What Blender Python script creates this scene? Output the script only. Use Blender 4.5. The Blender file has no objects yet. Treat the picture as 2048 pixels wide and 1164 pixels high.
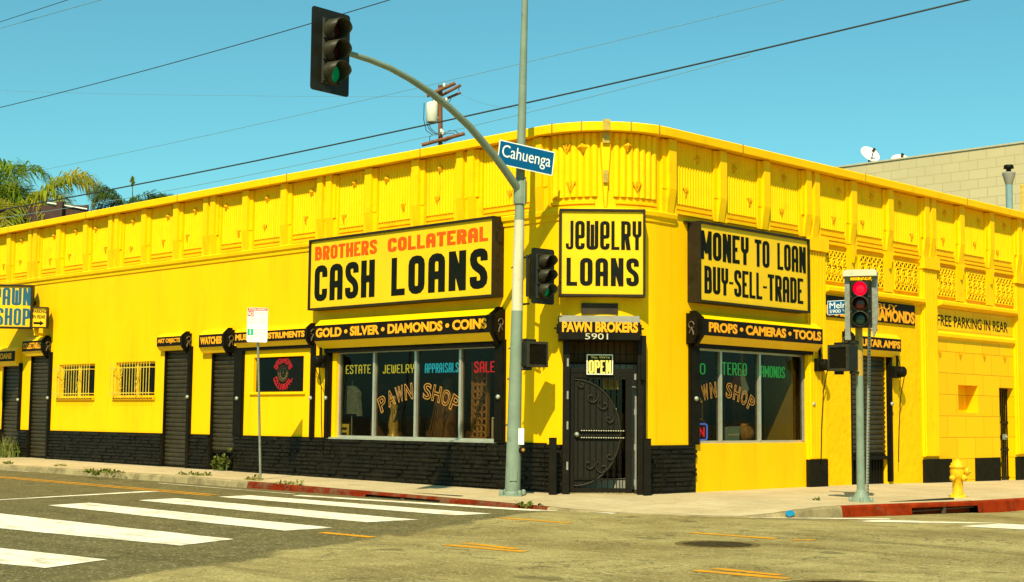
import bpy, math, random
from mathutils import Vector, Matrix
R_ = math.radians
rnd = random.Random(7)
SC = bpy.context.scene
COL = SC.collection

# ------------------------------------------------------------------ camera
F_, PIT, ROLL, YAW = 2869.2, 0.08881794, 0.0092344, 0.78328421
FW = Vector((-math.cos(PIT)*math.sin(YAW), math.cos(PIT)*math.cos(YAW), math.sin(PIT)))
rt0 = Vector((math.cos(YAW), math.sin(YAW), 0)); up0 = rt0.cross(FW)
RT = rt0*math.cos(ROLL) + up0*math.sin(ROLL); UP = -rt0*math.sin(ROLL) + up0*math.cos(ROLL)
CAM = Vector((18.4309, -21.1532, 1.5))
cd = bpy.data.cameras.new("camera"); cam = bpy.data.objects.new("camera", cd); COL.objects.link(cam)
cd.sensor_fit = 'HORIZONTAL'; cd.sensor_width = 36; cd.lens = F_/2048*36
cd.clip_start = 0.1; cd.clip_end = 5000
mw = Matrix((RT, UP, -FW)).transposed().to_4x4(); mw.translation = CAM
cam.matrix_world = mw
SC.camera = cam
# ------------------------------------------------------------------ light
SUN_EL = 46.0
SUNV = Vector((.54, -.842, 0)).normalized()*math.cos(R_(SUN_EL)) + Vector((0, 0, math.sin(R_(SUN_EL))))
w = bpy.data.worlds.new("World"); SC.world = w; w.use_nodes = True
nt = w.node_tree; nt.nodes.clear()
sky = nt.nodes.new('ShaderNodeTexSky'); sky.sky_type = 'NISHITA'; sky.sun_disc = False
sky.sun_elevation = R_(SUN_EL); sky.sun_rotation = math.atan2(SUNV.x, SUNV.y)
sky.air_density = 1.0; sky.dust_density = 1.0; sky.ozone_density = 1.2
tint = nt.nodes.new('ShaderNodeMix'); tint.data_type = 'RGBA'; tint.blend_type = 'MULTIPLY'
tint.inputs[0].default_value = 1.0; tint.inputs[7].default_value = (0.54, 1.18, 1.02, 1)
bg = nt.nodes.new('ShaderNodeBackground'); bg.inputs[1].default_value = 0.094
wo = nt.nodes.new('ShaderNodeOutputWorld')
nt.links.new(sky.outputs[0], tint.inputs[6]); nt.links.new(tint.outputs[2], bg.inputs[0]); nt.links.new(bg.outputs[0], wo.inputs[0])
ld = bpy.data.lights.new("sun", 'SUN'); ld.energy = 5.0; ld.angle = R_(0.53); ld.color = (1.0, 0.88, 0.62)
lo = bpy.data.objects.new("sun", ld); COL.objects.link(lo)
lo.rotation_euler = (-SUNV).to_track_quat('-Z', 'Y').to_euler(); lo.location = SUNV*60
SC.view_settings.view_transform = 'Standard'; SC.view_settings.look = 'None'
SC.view_settings.exposure = 0.45; SC.view_settings.gamma = 1

# ------------------------------------------------------------------ measuring: photo pixel -> a point on a real plane
def ray(x, y): return FW + RT*((x-1024)/F_) - UP*((y-582)/F_)
def PL(x, y, n=0):
    d = ray(x, y); p = CAM + d*((-n-CAM.y)/d.y); return p.x, p.z
def PR(x, y, n=0):
    d = ray(x, y); p = CAM + d*((n-CAM.x)/d.x); return p.y, p.z
def G(x, y, z):
    d = ray(x, y); return CAM + d*((z-CAM.z)/d.z)
def atdist(x, y, t): return CAM + ray(x, y)*t
def atdepth(x, y, p):
    return CAM + ray(x, y)*((Vector(p)-CAM).dot(FW))
AC = Vector((-1.6, 1.6, 0)); AR = 1.6       # centre and radius of the rounded corner
S2 = math.sqrt(.5)
def PD(x, y, n):
    nn = Vector((S2, -S2, 0)); d = ray(x, y); p = CAM + d*(((AC-CAM).dot(nn)+n)/d.dot(nn))
    return (p-AC).dot(Vector((S2, S2, 0))), p.z
def clamp(v, a, b): return max(a, min(b, v))
def zroad(x, y):
    return -0.10 + 0.003*clamp(-x, 0, 25) - 0.024*clamp(y+2, 0, 9)*clamp((x-1)/3, 0, 1)
def GR(x, y):
    z = -.12
    for _ in range(8):
        p = G(x, y, z); z = zroad(p.x, p.y)
    return p

# frames: u to the right along a face, v up, n outwards
def frame(o, u, n): return Matrix((Vector(u).normalized(), Vector((0, 0, 1)), Vector(n).normalized())).transposed().to_4x4() if o is None else Matrix.Translation(o) @ frame(None, u, n)
FL = frame(Vector((0, 0, 0)), (1, 0, 0), (0, -1, 0))
FR = frame(Vector((0, 0, 0)), (0, 1, 0), (1, 0, 0))
FD = frame(AC, (1, 1, 0), (1, -1, 0))
FW0 = Matrix.Identity(4)
def facing(o, n):
    n = Vector((n[0], n[1], 0)).normalized(); return frame(Vector(o), (-n.y, n.x, 0), n)
def arcframe(a, r=0):
    nn = Vector((math.sin(a), -math.cos(a), 0)); return frame(AC + nn*r, (math.cos(a), math.sin(a), 0), nn)

# ------------------------------------------------------------------ materials
MATS = {}
def mat(name, col, rough=.6, var=.12, scale=1.5, bump=0, bscale=30, metal=0, spec=.4, emit=None, es=1, dirt=None, dscale=.6, dth=(.55, .7), stretch=(1, 1, 1)):
    m = bpy.data.materials.new(name); m.use_nodes = True; t = m.node_tree; N = t.nodes; K = t.links
    b = N['Principled BSDF']; b.inputs['Roughness'].default_value = rough; b.inputs['Metallic'].default_value = metal
    b.inputs['Specular IOR Level'].default_value = spec
    geo = N.new('ShaderNodeNewGeometry'); mp = N.new('ShaderNodeMapping'); mp.inputs['Scale'].default_value = stretch
    K.new(geo.outputs['Position'], mp.inputs['Vector']); P = mp.outputs[0]
    c1 = tuple(clamp(c*(1-var), 0, 1) for c in col)+(1,); c2 = tuple(clamp(c*(1+var), 0, 1) for c in col)+(1,)
    if var > 0:
        n = N.new('ShaderNodeTexNoise'); n.inputs['Scale'].default_value = scale; n.inputs['Detail'].default_value = 6; n.inputs['Roughness'].default_value = .65
        K.new(P, n.inputs['Vector'])
        mr = N.new('ShaderNodeMapRange'); mr.inputs[1].default_value = .3; mr.inputs[2].default_value = .7; K.new(n.outputs[0], mr.inputs[0])
        mx = N.new('ShaderNodeMix'); mx.data_type = 'RGBA'; mx.inputs[6].default_value = c1; mx.inputs[7].default_value = c2
        K.new(mr.outputs[0], mx.inputs[0]); out = mx.outputs[2]
        if dirt:
            n2 = N.new('ShaderNodeTexNoise'); n2.inputs['Scale'].default_value = dscale; n2.inputs['Detail'].default_value = 8; n2.inputs['Roughness'].default_value = .7
            K.new(P, n2.inputs['Vector'])
            m2 = N.new('ShaderNodeMapRange'); m2.inputs[1].default_value = dth[0]; m2.inputs[2].default_value = dth[1]; m2.inputs[4].default_value = .8; K.new(n2.outputs[0], m2.inputs[0])
            m3 = N.new('ShaderNodeMix'); m3.data_type = 'RGBA'; m3.inputs[7].default_value = tuple(dirt)+(1,)
            K.new(m2.outputs[0], m3.inputs[0]); K.new(out, m3.inputs[6]); out = m3.outputs[2]
        K.new(out, b.inputs['Base Color'])
    else: b.inputs['Base Color'].default_value = tuple(col)+(1,)
    if bump:
        n3 = N.new('ShaderNodeTexNoise'); n3.inputs['Scale'].default_value = bscale; n3.inputs['Detail'].default_value = 4
        K.new(geo.outputs['Position'], n3.inputs['Vector'])
        bp = N.new('ShaderNodeBump'); bp.inputs['Strength'].default_value = bump; bp.inputs['Distance'].default_value = .02
        K.new(n3.outputs[0], bp.inputs['Height']); K.new(bp.outputs[0], b.inputs['Normal'])
    if emit:
        b.inputs['Emission Color'].default_value = tuple(emit)+(1,); b.inputs['Emission Strength'].default_value = es
    MATS[name] = m
    return m
YB = (.93, .492, .0005)
M_yel = mat('yellow_paint', YB, .6, .05, 1.2, .10, 25, spec=.08, dirt=(.80, .39, .001), dscale=1.3, dth=(.54, .8), stretch=(1, 1, .22))
def streaks(m, amount=.5):
    t = m.node_tree; b = t.nodes['Principled BSDF']; src = b.inputs['Base Color'].links[0].from_socket
    g = t.nodes.new('ShaderNodeNewGeometry')
    def nz(scale, st, lo, hi, det=6):
        mp = t.nodes.new('ShaderNodeMapping'); mp.inputs['Scale'].default_value = st; t.links.new(g.outputs['Position'], mp.inputs[0])
        n = t.nodes.new('ShaderNodeTexNoise'); n.inputs['Scale'].default_value = scale; n.inputs['Detail'].default_value = det; n.inputs['Roughness'].default_value = .65; t.links.new(mp.outputs[0], n.inputs[0])
        r = t.nodes.new('ShaderNodeMapRange'); r.interpolation_type = 'SMOOTHSTEP'; r.inputs[1].default_value = lo; r.inputs[2].default_value = hi; t.links.new(n.outputs[0], r.inputs[0]); return r.outputs[0]
    def mix(f, k, a, col):
        mu = t.nodes.new('ShaderNodeMath'); mu.operation = 'MULTIPLY'; mu.inputs[1].default_value = k; t.links.new(f, mu.inputs[0])
        x = t.nodes.new('ShaderNodeMix'); x.data_type = 'RGBA'; t.links.new(mu.outputs[0], x.inputs[0]); t.links.new(a, x.inputs[6]); x.inputs[7].default_value = col; return x.outputs[2]
    c = mix(nz(1.0, (3.2, 3.2, .22), .54, .74), amount, src, (.60, .28, .004, 1))      # drips
    c = mix(nz(.45, (1, 1, 1), .55, .62, 3), amount*.5, c, (.97, .56, .004, 1))         # repainted patches
    c = mix(nz(34, (1, 1, 1), .70, .74, 2), amount*.9, c, (.42, .20, .01, 1))           # chips and specks
    t.links.new(c, b.inputs['Base Color'])
streaks(M_yel, .42)
M_yel2 = mat('yellow_stucco', YB, .75, .06, 2.0, .9, 6, spec=.08, dirt=(.78, .36, .001), dscale=3, dth=(.55, .72))
M_yeltrim = mat('yellow_trim_paint', (.94, .525, .0005), .6, .05, 2.5, .05, 40, spec=.08, dirt=(.66, .31, .003), dscale=2.4, dth=(.58, .8))
streaks(M_yel2, .5); streaks(M_yeltrim, .38)
M_yelhouse = mat('housing_yellow_enamel', (.93, .53, .001), .4, .05, 2, spec=.15)
M_ornament = mat('ornament_paint', (.72, .34, .002), .6, .15, 8, spec=.08)
M_block = mat('black_stone_paint', (.0090, .0065, .0020), .45, .7, 9, .7, 45, spec=.14, dirt=(.024, .018, .008), dscale=6, dth=(.52, .72))
M_black = mat('black_enamel', (.007, .0055, .002), .55, .4, 4, spec=.10)
M_blackmat = mat('black_flat_paint', (.011, .009, .003), .75, .4, 5, .2, 30, spec=.08)
M_slat = mat('shutter_slat_paint', (.034, .027, .011), .42, .4, 5, spec=.3)
M_iron = mat('wrought_iron', (.009, .007, .003), .5, .35, 8, spec=.12)
M_alu = mat('window_aluminium', (.52, .50, .38), .38, .12, 6, metal=.6)
M_steel = mat('galvanised_steel', (.34, .36, .27), .5, .25, 9, metal=.4)
M_pole = mat('pole_grey_green_paint', (.185, .235, .165), .5, .14, 3, .08, 30, spec=.2, dirt=(.09, .11, .08), dscale=5, dth=(.58, .75))
M_cream = mat('cream_paint', (.55, .50, .32), .55, .08, 4, spec=.2, dirt=(.28, .25, .16), dscale=6, dth=(.60, .74))
M_sigblk = mat('signal_housing_black', (.013, .012, .006), .42, .3, 5, spec=.25)
M_visor = mat('visor_black', (.030, .026, .012), .5, .4, 12, spec=.25)
M_lensoff = mat('lens_dark', (.05, .008, .004), .2, .1, 5)
M_lensoffg = mat('lens_dark_green', (.01, .03, .015), .2, .1, 5)
M_green = mat('lens_green_lit', (.0, .08, .03), .3, .1, 30, emit=(0, .45, .12), es=.16)
M_red = mat('lens_red_lit', (.5, .0, .01), .3, .1, 30, emit=(.95, .0, .02), es=1.1)
M_sgnyel = mat('sign_face_yellow', (.80, .48, .006), .45, .05, 1.5, spec=.15, dirt=(.66, .40, .02), dscale=1.4, dth=(.56, .78))
M_sgnor = mat('letter_vermilion', (.80, .085, .004), .6, .25, 5, spec=.1)
M_sgnblk = mat('letter_black', (.006, .007, .003), .6, .3, 4, spec=.1)
M_cab = mat('sign_cabinet_black', (.020, .014, .005), .55, .3, 3, spec=.2, dirt=(.045, .032, .012), dscale=4)
M_band = mat('sign_band_black', (.008, .0055, .002), .55, .2, 4, spec=.12)
M_let = mat('letter_amber', (.85, .36, .012), .6, .06, 6, spec=.1)
M_blue = mat('street_sign_blue', (.0, .085, .205), .5, .08, 5, spec=.15)
M_blue2 = mat('letter_blue', (.004, .085, .135), .5, .2, 5)
M_white = mat('letter_white', (.82, .83, .72), .45, .06, 6)
M_signwhite = mat('sign_white', (.84, .82, .70), .4, .04, 4)
M_signred = mat('sign_red', (.75, .045, .03), .45, .08, 8)
M_signgrn = mat('sign_green', (.0, .42, .20), .45, .08, 8)
M_signgrnpale = mat('sign_green_faded', (.42, .68, .45), .45, .15, 30)
M_redpale = mat('sign_red_faded', (.80, .42, .33), .45, .15, 30)
M_hyd = mat('hydrant_yellow', (.74, .41, .006), .5, .16, 9, .2, 40, spec=.2, dirt=(.32, .14, .01), dscale=11, dth=(.54, .68))
M_carve2 = mat('robe_brown', (.15, .075, .02), .7, .4, 12)
M_redk = mat('kerb_red_paint', (.27, .024, .0015), .7, .4, 3, .3, 20, spec=.05, dirt=(.22, .11, .045), dscale=3.5, dth=(.58, .70))
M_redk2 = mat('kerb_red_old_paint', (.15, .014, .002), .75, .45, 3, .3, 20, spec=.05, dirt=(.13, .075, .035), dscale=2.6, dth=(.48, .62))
M_conc = mat('kerb_concrete', (.30, .235, .11), .85, .25, 2, .3, 25, spec=.15, dirt=(.11, .085, .04), dscale=2.5, dth=(.45, .66))
M_drain = mat('drain_dark', (.012, .010, .006), .8, .2, 5)
M_rust = mat('rusty_iron', (.10, .075, .04), .6, .3, 12, .3, 40, metal=.4)
M_mark = mat('road_paint_white', (.84, .755, .56), .65, .10, 3, .15, 60, spec=.2, dirt=(.30, .25, .12), dscale=2.6, dth=(.50, .66), stretch=(.5, 1.6, 1))
M_marky = mat('road_paint_yellow', (.66, .28, .006), .65, .18, 4, .15, 60, spec=.15, dirt=(.30, .19, .05), dscale=7, dth=(.50, .68))
M_wood = mat('pole_wood', (.16, .065, .025), .8, .35, 6, .3, 20, stretch=(1, 1, .1))
M_trans = mat('transformer_grey', (.62, .62, .48), .45, .1, 3)
M_cable = mat('cable_black', (.030, .032, .022), .5, .1, 5)
M_cablelt = mat('cable_grey', (.15, .25, .25), .5, .1, 5)
M_frond = mat('frond_green', (.15, .23, .010), .5, .6, .9, spec=.2, dirt=(.36, .36, .015), dscale=.6, dth=(.54, .68))
M_frondb = mat('frond_bright', (.22, .26, .010), .5, .5, .9, spec=.2, dirt=(.55, .42, .02), dscale=.6, dth=(.46, .62))
M_frond2 = mat('frond_dark', (.06, .115, .018), .5, .5, 1.5, spec=.2)
M_frondd = mat('frond_gold', (.20, .16, .025), .6, .4, 2)
for _m in (M_frond, M_frondb, M_frond2, M_frondd):
    _t = _m.node_tree; _b = _t.nodes['Principled BSDF']; _l = _b.inputs['Base Color'].links[0].from_socket
    _tr = _t.nodes.new('ShaderNodeBsdfTranslucent'); _mx = _t.nodes.new('ShaderNodeMixShader'); _mx.inputs[0].default_value = .45
    _t.links.new(_l, _tr.inputs[0]); _t.links.new(_b.outputs[0], _mx.inputs[1]); _t.links.new(_tr.outputs[0], _mx.inputs[2]); _t.links.new(_mx.outputs[0], _t.nodes['Material Output'].inputs[0])
M_trunk = mat('palm_trunk_bark', (.16, .11, .06), .8, .3, 6, .4, 20)
M_weed = mat('weed_leaf', (.10, .12, .008), .6, .4, 12)
M_dry = mat('dry_grass_blade', (.24, .21, .05), .7, .4, 12)
M_brown = mat('brown_timber', (.05, .020, .010), .7, .3, 4)
M_roof = mat('roof_felt', (.2, .18, .14), .9, .2, 3)
M_dish = mat('dish_white', (.80, .78, .62), .4, .05, 4)
M_vent = mat('vent_blue_grey', (.16, .27, .27), .5, .1, 4)
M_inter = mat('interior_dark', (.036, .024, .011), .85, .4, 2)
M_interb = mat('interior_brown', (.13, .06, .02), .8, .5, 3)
M_denim = mat('denim_cloth', (.17, .22, .20), .9, .4, 14)
M_carve = mat('carved_wood', (.36, .19, .05), .6, .4, 16)
M_gold = mat('gilt_brass', (.50, .34, .07), .4, .3, 20, metal=.2)
M_paper = mat('paper', (.68, .66, .48), .7, .06, 20)
M_greyp = mat('grey_paint', (.22, .21, .16), .55, .15, 4)
M_plate = mat('signal_aluminium', (.20, .205, .15), .5, .35, 14, metal=.2, dirt=(.30, .31, .26), dscale=9, dth=(.5, .7))
M_ochre = mat('post_ochre', (.42, .27, .03), .5, .15, 6)  # even ochre colour for the top segment of the right pole
def neon(name, c, s): return mat(name, tuple(x*.3 for x in c), .4, 0, emit=c, es=s)
M_nyel = neon('neon_yellow', (.62, .58, .04), 1.0); M_ncyan = neon('neon_cyan', (.02, .50, .68), 1.0)
M_nred = neon('neon_red', (.85, .015, .03), .9); M_ngrn = neon('neon_green', (.03, .50, .08), .8)
M_nblue = neon('neon_blue', (.08, .18, .85), 1.1); M_norg = mat('window_letter_orange', (.36, .17, .025), .5, .15, 9)

def glass_mat(name, tintc, gl=.9):
    m = bpy.data.materials.new(name); m.use_nodes = True; t = m.node_tree; N = t.nodes; K = t.links
    N.remove(N['Principled BSDF'])
    tr = N.new('ShaderNodeBsdfTransparent'); tr.inputs[0].default_value = tintc+(1,)
    gb = N.new('ShaderNodeBsdfGlossy'); gb.inputs['Roughness'].default_value = .02; gb.inputs[0].default_value = (gl, gl, gl, 1)
    lw = N.new('ShaderNodeLayerWeight'); lw.inputs[0].default_value = .5
    pw = N.new('ShaderNodeMath'); pw.operation = 'POWER'; pw.inputs[1].default_value = 4.0; K.new(lw.outputs['Facing'], pw.inputs[0])
    fr = N.new('ShaderNodeMath'); fr.operation = 'MULTIPLY_ADD'; fr.inputs[1].default_value = .6; fr.inputs[2].default_value = .045; K.new(pw.outputs[0], fr.inputs[0])
    mx = N.new('ShaderNodeMixShader'); K.new(fr.outputs[0], mx.inputs[0]); K.new(tr.outputs[0], mx.inputs[1]); K.new(gb.outputs[0], mx.inputs[2])
    n = N.new('ShaderNodeTexNoise'); n.inputs['Scale'].default_value = 1.1; g = N.new('ShaderNodeNewGeometry'); K.new(g.outputs['Position'], n.inputs['Vector'])
    bp = N.new('ShaderNodeBump'); bp.inputs['Strength'].default_value = .04; bp.inputs['Distance'].default_value = .05; K.new(n.outputs[0], bp.inputs['Height'])
    K.new(bp.outputs[0], gb.inputs['Normal']); K.new(mx.outputs[0], N['Material Output'].inputs[0])
    return m
M_glass = glass_mat('window_glass', (.50, .46, .34), .40)
M_glassd = glass_mat('dark_window_glass', (.35, .35, .26), .4)

def node(t, kind, **kw):
    n = t.nodes.new(kind)
    for k, v in kw.items(): setattr(n, k, v)
    return n
def math_(t, op, a, b=None, c=None):
    n = node(t, 'ShaderNodeMath', operation=op)
    for i, x in enumerate((a, b, c)):
        if x is None: continue
        if isinstance(x, (int, float)): n.inputs[i].default_value = x
        else: t.links.new(x, n.inputs[i])
    return n.outputs[0]
def mixc(t, f, a, b):
    n = node(t, 'ShaderNodeMix', data_type='RGBA')
    for i, x in ((0, f), (6, a), (7, b)):
        if isinstance(x, tuple): n.inputs[i].default_value = x+(1,)
        elif isinstance(x, (int, float)): n.inputs[i].default_value = x
        else: t.links.new(x, n.inputs[i])
    return n.outputs[2]
def noise(t, P, s, d=5, r=.6, dist=0):
    n = node(t, 'ShaderNodeTexNoise'); n.inputs['Scale'].default_value = s; n.inputs['Detail'].default_value = d
    n.inputs['Roughness'].default_value = r; n.inputs['Distortion'].default_value = dist
    t.links.new(P, n.inputs['Vector']); return n.outputs[0]
def ramp(t, v, a, b, lo=0, hi=1):
    n = node(t, 'ShaderNodeMapRange', interpolation_type='SMOOTHSTEP'); t.links.new(v, n.inputs[0])
    for i, x in enumerate((a, b, lo, hi)): n.inputs[i+1].default_value = x
    return n.outputs[0]
def bare(name, rough=.85):
    m = bpy.data.materials.new(name); m.use_nodes = True; t = m.node_tree; b = t.nodes['Principled BSDF']; b.inputs['Roughness'].default_value = rough
    b.inputs['Specular IOR Level'].default_value = .1
    g = node(t, 'ShaderNodeNewGeometry'); return m, t, b, g.outputs['Position']
def asphalt():
    m, t, b, P = bare('asphalt')
    sx = node(t, 'ShaderNodeSeparateXYZ'); t.links.new(P, sx.inputs[0]); X, Y = sx.outputs[0], sx.outputs[1]
    a, c = GR(200, 1164), GR(1010, 1034); d = (c-a); nx, ny = -d.y, d.x; L = math.hypot(nx, ny); nx /= L; ny /= L
    dist = math_(t, 'ADD', math_(t, 'MULTIPLY', X, nx), math_(t, 'MULTIPLY', Y, ny))
    dist = math_(t, 'SUBTRACT', dist, a.x*nx+a.y*ny)             # >0 on the crosswalk side
    nb = noise(t, P, .9, 6); dist = math_(t, 'ADD', dist, math_(t, 'MULTIPLY', math_(t, 'SUBTRACT', nb, .5), .9))
    f = ramp(t, dist, -.12, .12)
    fine = noise(t, P, 38, 6, .8); mid = noise(t, P, 2.2, 7, .65); big = noise(t, P, .35, 5, .6)
    light = mixc(t, ramp(t, mid, .3, .7), (.36, .292, .105), (.50, .405, .155))
    light = mixc(t, ramp(t, big, .42, .66), light, (.27, .205, .068))
    # tyre-darkened streaks along the left street
    st = node(t, 'ShaderNodeMapping'); st.inputs['Scale'].default_value = (.10, 1.1, 1); t.links.new(P, st.inputs[0])
    streak = noise(t, st.outputs[0], 1.0, 6, .6, .6)
    light = mixc(t, ramp(t, streak, .52, .72, 0, .7), light, (.13, .10, .032))
    dark = mixc(t, ramp(t, mid, .3, .7), (.112, .095, .036), (.172, .146, .058))
    dark = mixc(t, ramp(t, streak, .5, .7, 0, .6), dark, (.092, .076, .027))
    c0 = mixc(t, f, light, dark)
    c0 = mixc(t, ramp(t, fine, .35, .65, 0, .62), c0, (.075, .058, .018))
    c0 = mixc(t, ramp(t, noise(t, P, 24, 3, .6), .56, .68, 0, .55), c0, (.60, .52, .27))
    c0 = mixc(t, ramp(t, noise(t, P, 9, 5, .75), .52, .68, 0, .36), c0, (.085, .066, .022))
    c0 = mixc(t, ramp(t, noise(t, P, 1.3, 2, .5), .66, .71, 0, .6), c0, (.085, .070, .028))
    # thin cracks
    cr = noise(t, P, .55, 8, .62, .4); crk = math_(t, 'ABSOLUTE', math_(t, 'SUBTRACT', cr, .5))
    c0 = mixc(t, ramp(t, crk, .0, .006, .85, 0), c0, (.03, .027, .015))
    t.links.new(c0, b.inputs['Base Color'])
    bp = node(t, 'ShaderNodeBump'); bp.inputs['Strength'].default_value = .5; bp.inputs['Distance'].default_value = .008; t.links.new(fine, bp.inputs['Height']); t.links.new(bp.outputs[0], b.inputs['Normal'])
    return m
def sidewalk_mat():
    m, t, b, P = bare('sidewalk_concrete', .8)
    sx = node(t, 'ShaderNodeSeparateXYZ'); t.links.new(P, sx.inputs[0]); X, Y = sx.outputs[0], sx.outputs[1]
    def joints(v, s):
        f = math_(t, 'FRACT', math_(t, 'MULTIPLY', math_(t, 'ADD', v, 100.37), 1/s)); g = math_(t, 'ABSOLUTE', math_(t, 'SUBTRACT', f, .5))
        return ramp(t, g, .5-.012/s, .5-.004/s)
    j = math_(t, 'MAXIMUM', joints(X, 1.52), joints(Y, 1.52))
    big = noise(t, P, .7, 7, .65); mid = noise(t, P, 5, 6, .7)
    c = mixc(t, ramp(t, big, .35, .65), (.44, .345, .185), (.53, .425, .24))
    c = mixc(t, ramp(t, mid, .5, .75, 0, .35), c, (.33, .25, .12))
    c = mixc(t, ramp(t, noise(t, P, 1.9, 3, .5), .66, .74, 0, .6), c, (.25, .19, .09))
    c = mixc(t, ramp(t, noise(t, P, 14, 2, .5), .70, .73, 0, .55), c, (.13, .10, .05))
    cr = noise(t, P, .8, 7, .62, .5); c = mixc(t, ramp(t, math_(t, 'ABSOLUTE', math_(t, 'SUBTRACT', cr, .5)), .0, .004, .6, 0), c, (.15, .11, .05))
    c = mixc(t, math_(t, 'MULTIPLY', j, .75), c, (.13, .095, .04))
    t.links.new(c, b.inputs['Base Color'])
    bp = node(t, 'ShaderNodeBump'); bp.inputs['Strength'].default_value = .25; bp.inputs['Distance'].default_value = .01; t.links.new(noise(t, P, 60, 4), bp.inputs['Height']); t.links.new(bp.outputs[0], b.inputs['Normal'])
    return m
def block_mat():
    m, t, b, P = bare('concrete_block', .9)
    sx = node(t, 'ShaderNodeSeparateXYZ'); t.links.new(P, sx.inputs[0]); cb = node(t, 'ShaderNodeCombineXYZ'); t.links.new(sx.outputs[0], cb.inputs[0]); t.links.new(sx.outputs[2], cb.inputs[1])
    br = node(t, 'ShaderNodeTexBrick'); t.links.new(cb.outputs[0], br.inputs[0]); br.inputs['Scale'].default_value = 1
    br.inputs['Brick Width'].default_value = .62; br.inputs['Row Height'].default_value = .31; br.inputs['Mortar Size'].default_value = .012
    br.inputs['Color1'].default_value = (.50, .425, .235, 1); br.inputs['Color2'].default_value = (.475, .40, .22, 1); br.inputs['Mortar'].default_value = (.36, .30, .16, 1)
    c = mixc(t, ramp(t, noise(t, P, .8, 6), .4, .7, 0, .35), br.outputs[0], (.42, .35, .19))
    t.links.new(c, b.inputs['Base Color']); return m
M_asph = asphalt(); M_side = sidewalk_mat(); M_cmu = block_mat()
def wall_stone():
    # the tiled (ashlar) front of the last bay: painted faces with fine joints
    m, t, b, P = bare('yellow_ashlar_paint', .55)
    sx = node(t, 'ShaderNodeSeparateXYZ'); t.links.new(P, sx.inputs[0]); cb = node(t, 'ShaderNodeCombineXYZ'); t.links.new(sx.outputs[1], cb.inputs[0]); t.links.new(sx.outputs[2], cb.inputs[1])
    br = node(t, 'ShaderNodeTexBrick'); t.links.new(cb.outputs[0], br.inputs[0]); br.inputs['Scale'].default_value = 1; br.offset = .5
    br.inputs['Brick Width'].default_value = 1.0; br.inputs['Row Height'].default_value = .56; br.inputs['Mortar Size'].default_value = .010
    br.inputs['Color1'].default_value = (.92, .51, .0006, 1); br.inputs['Color2'].default_value = (.88, .455, .0006, 1); br.inputs['Mortar'].default_value = (.58, .25, .001, 1)
    t.links.new(br.outputs[0], b.inputs['Base Color']); return m
M_ashlar = wall_stone()

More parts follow.
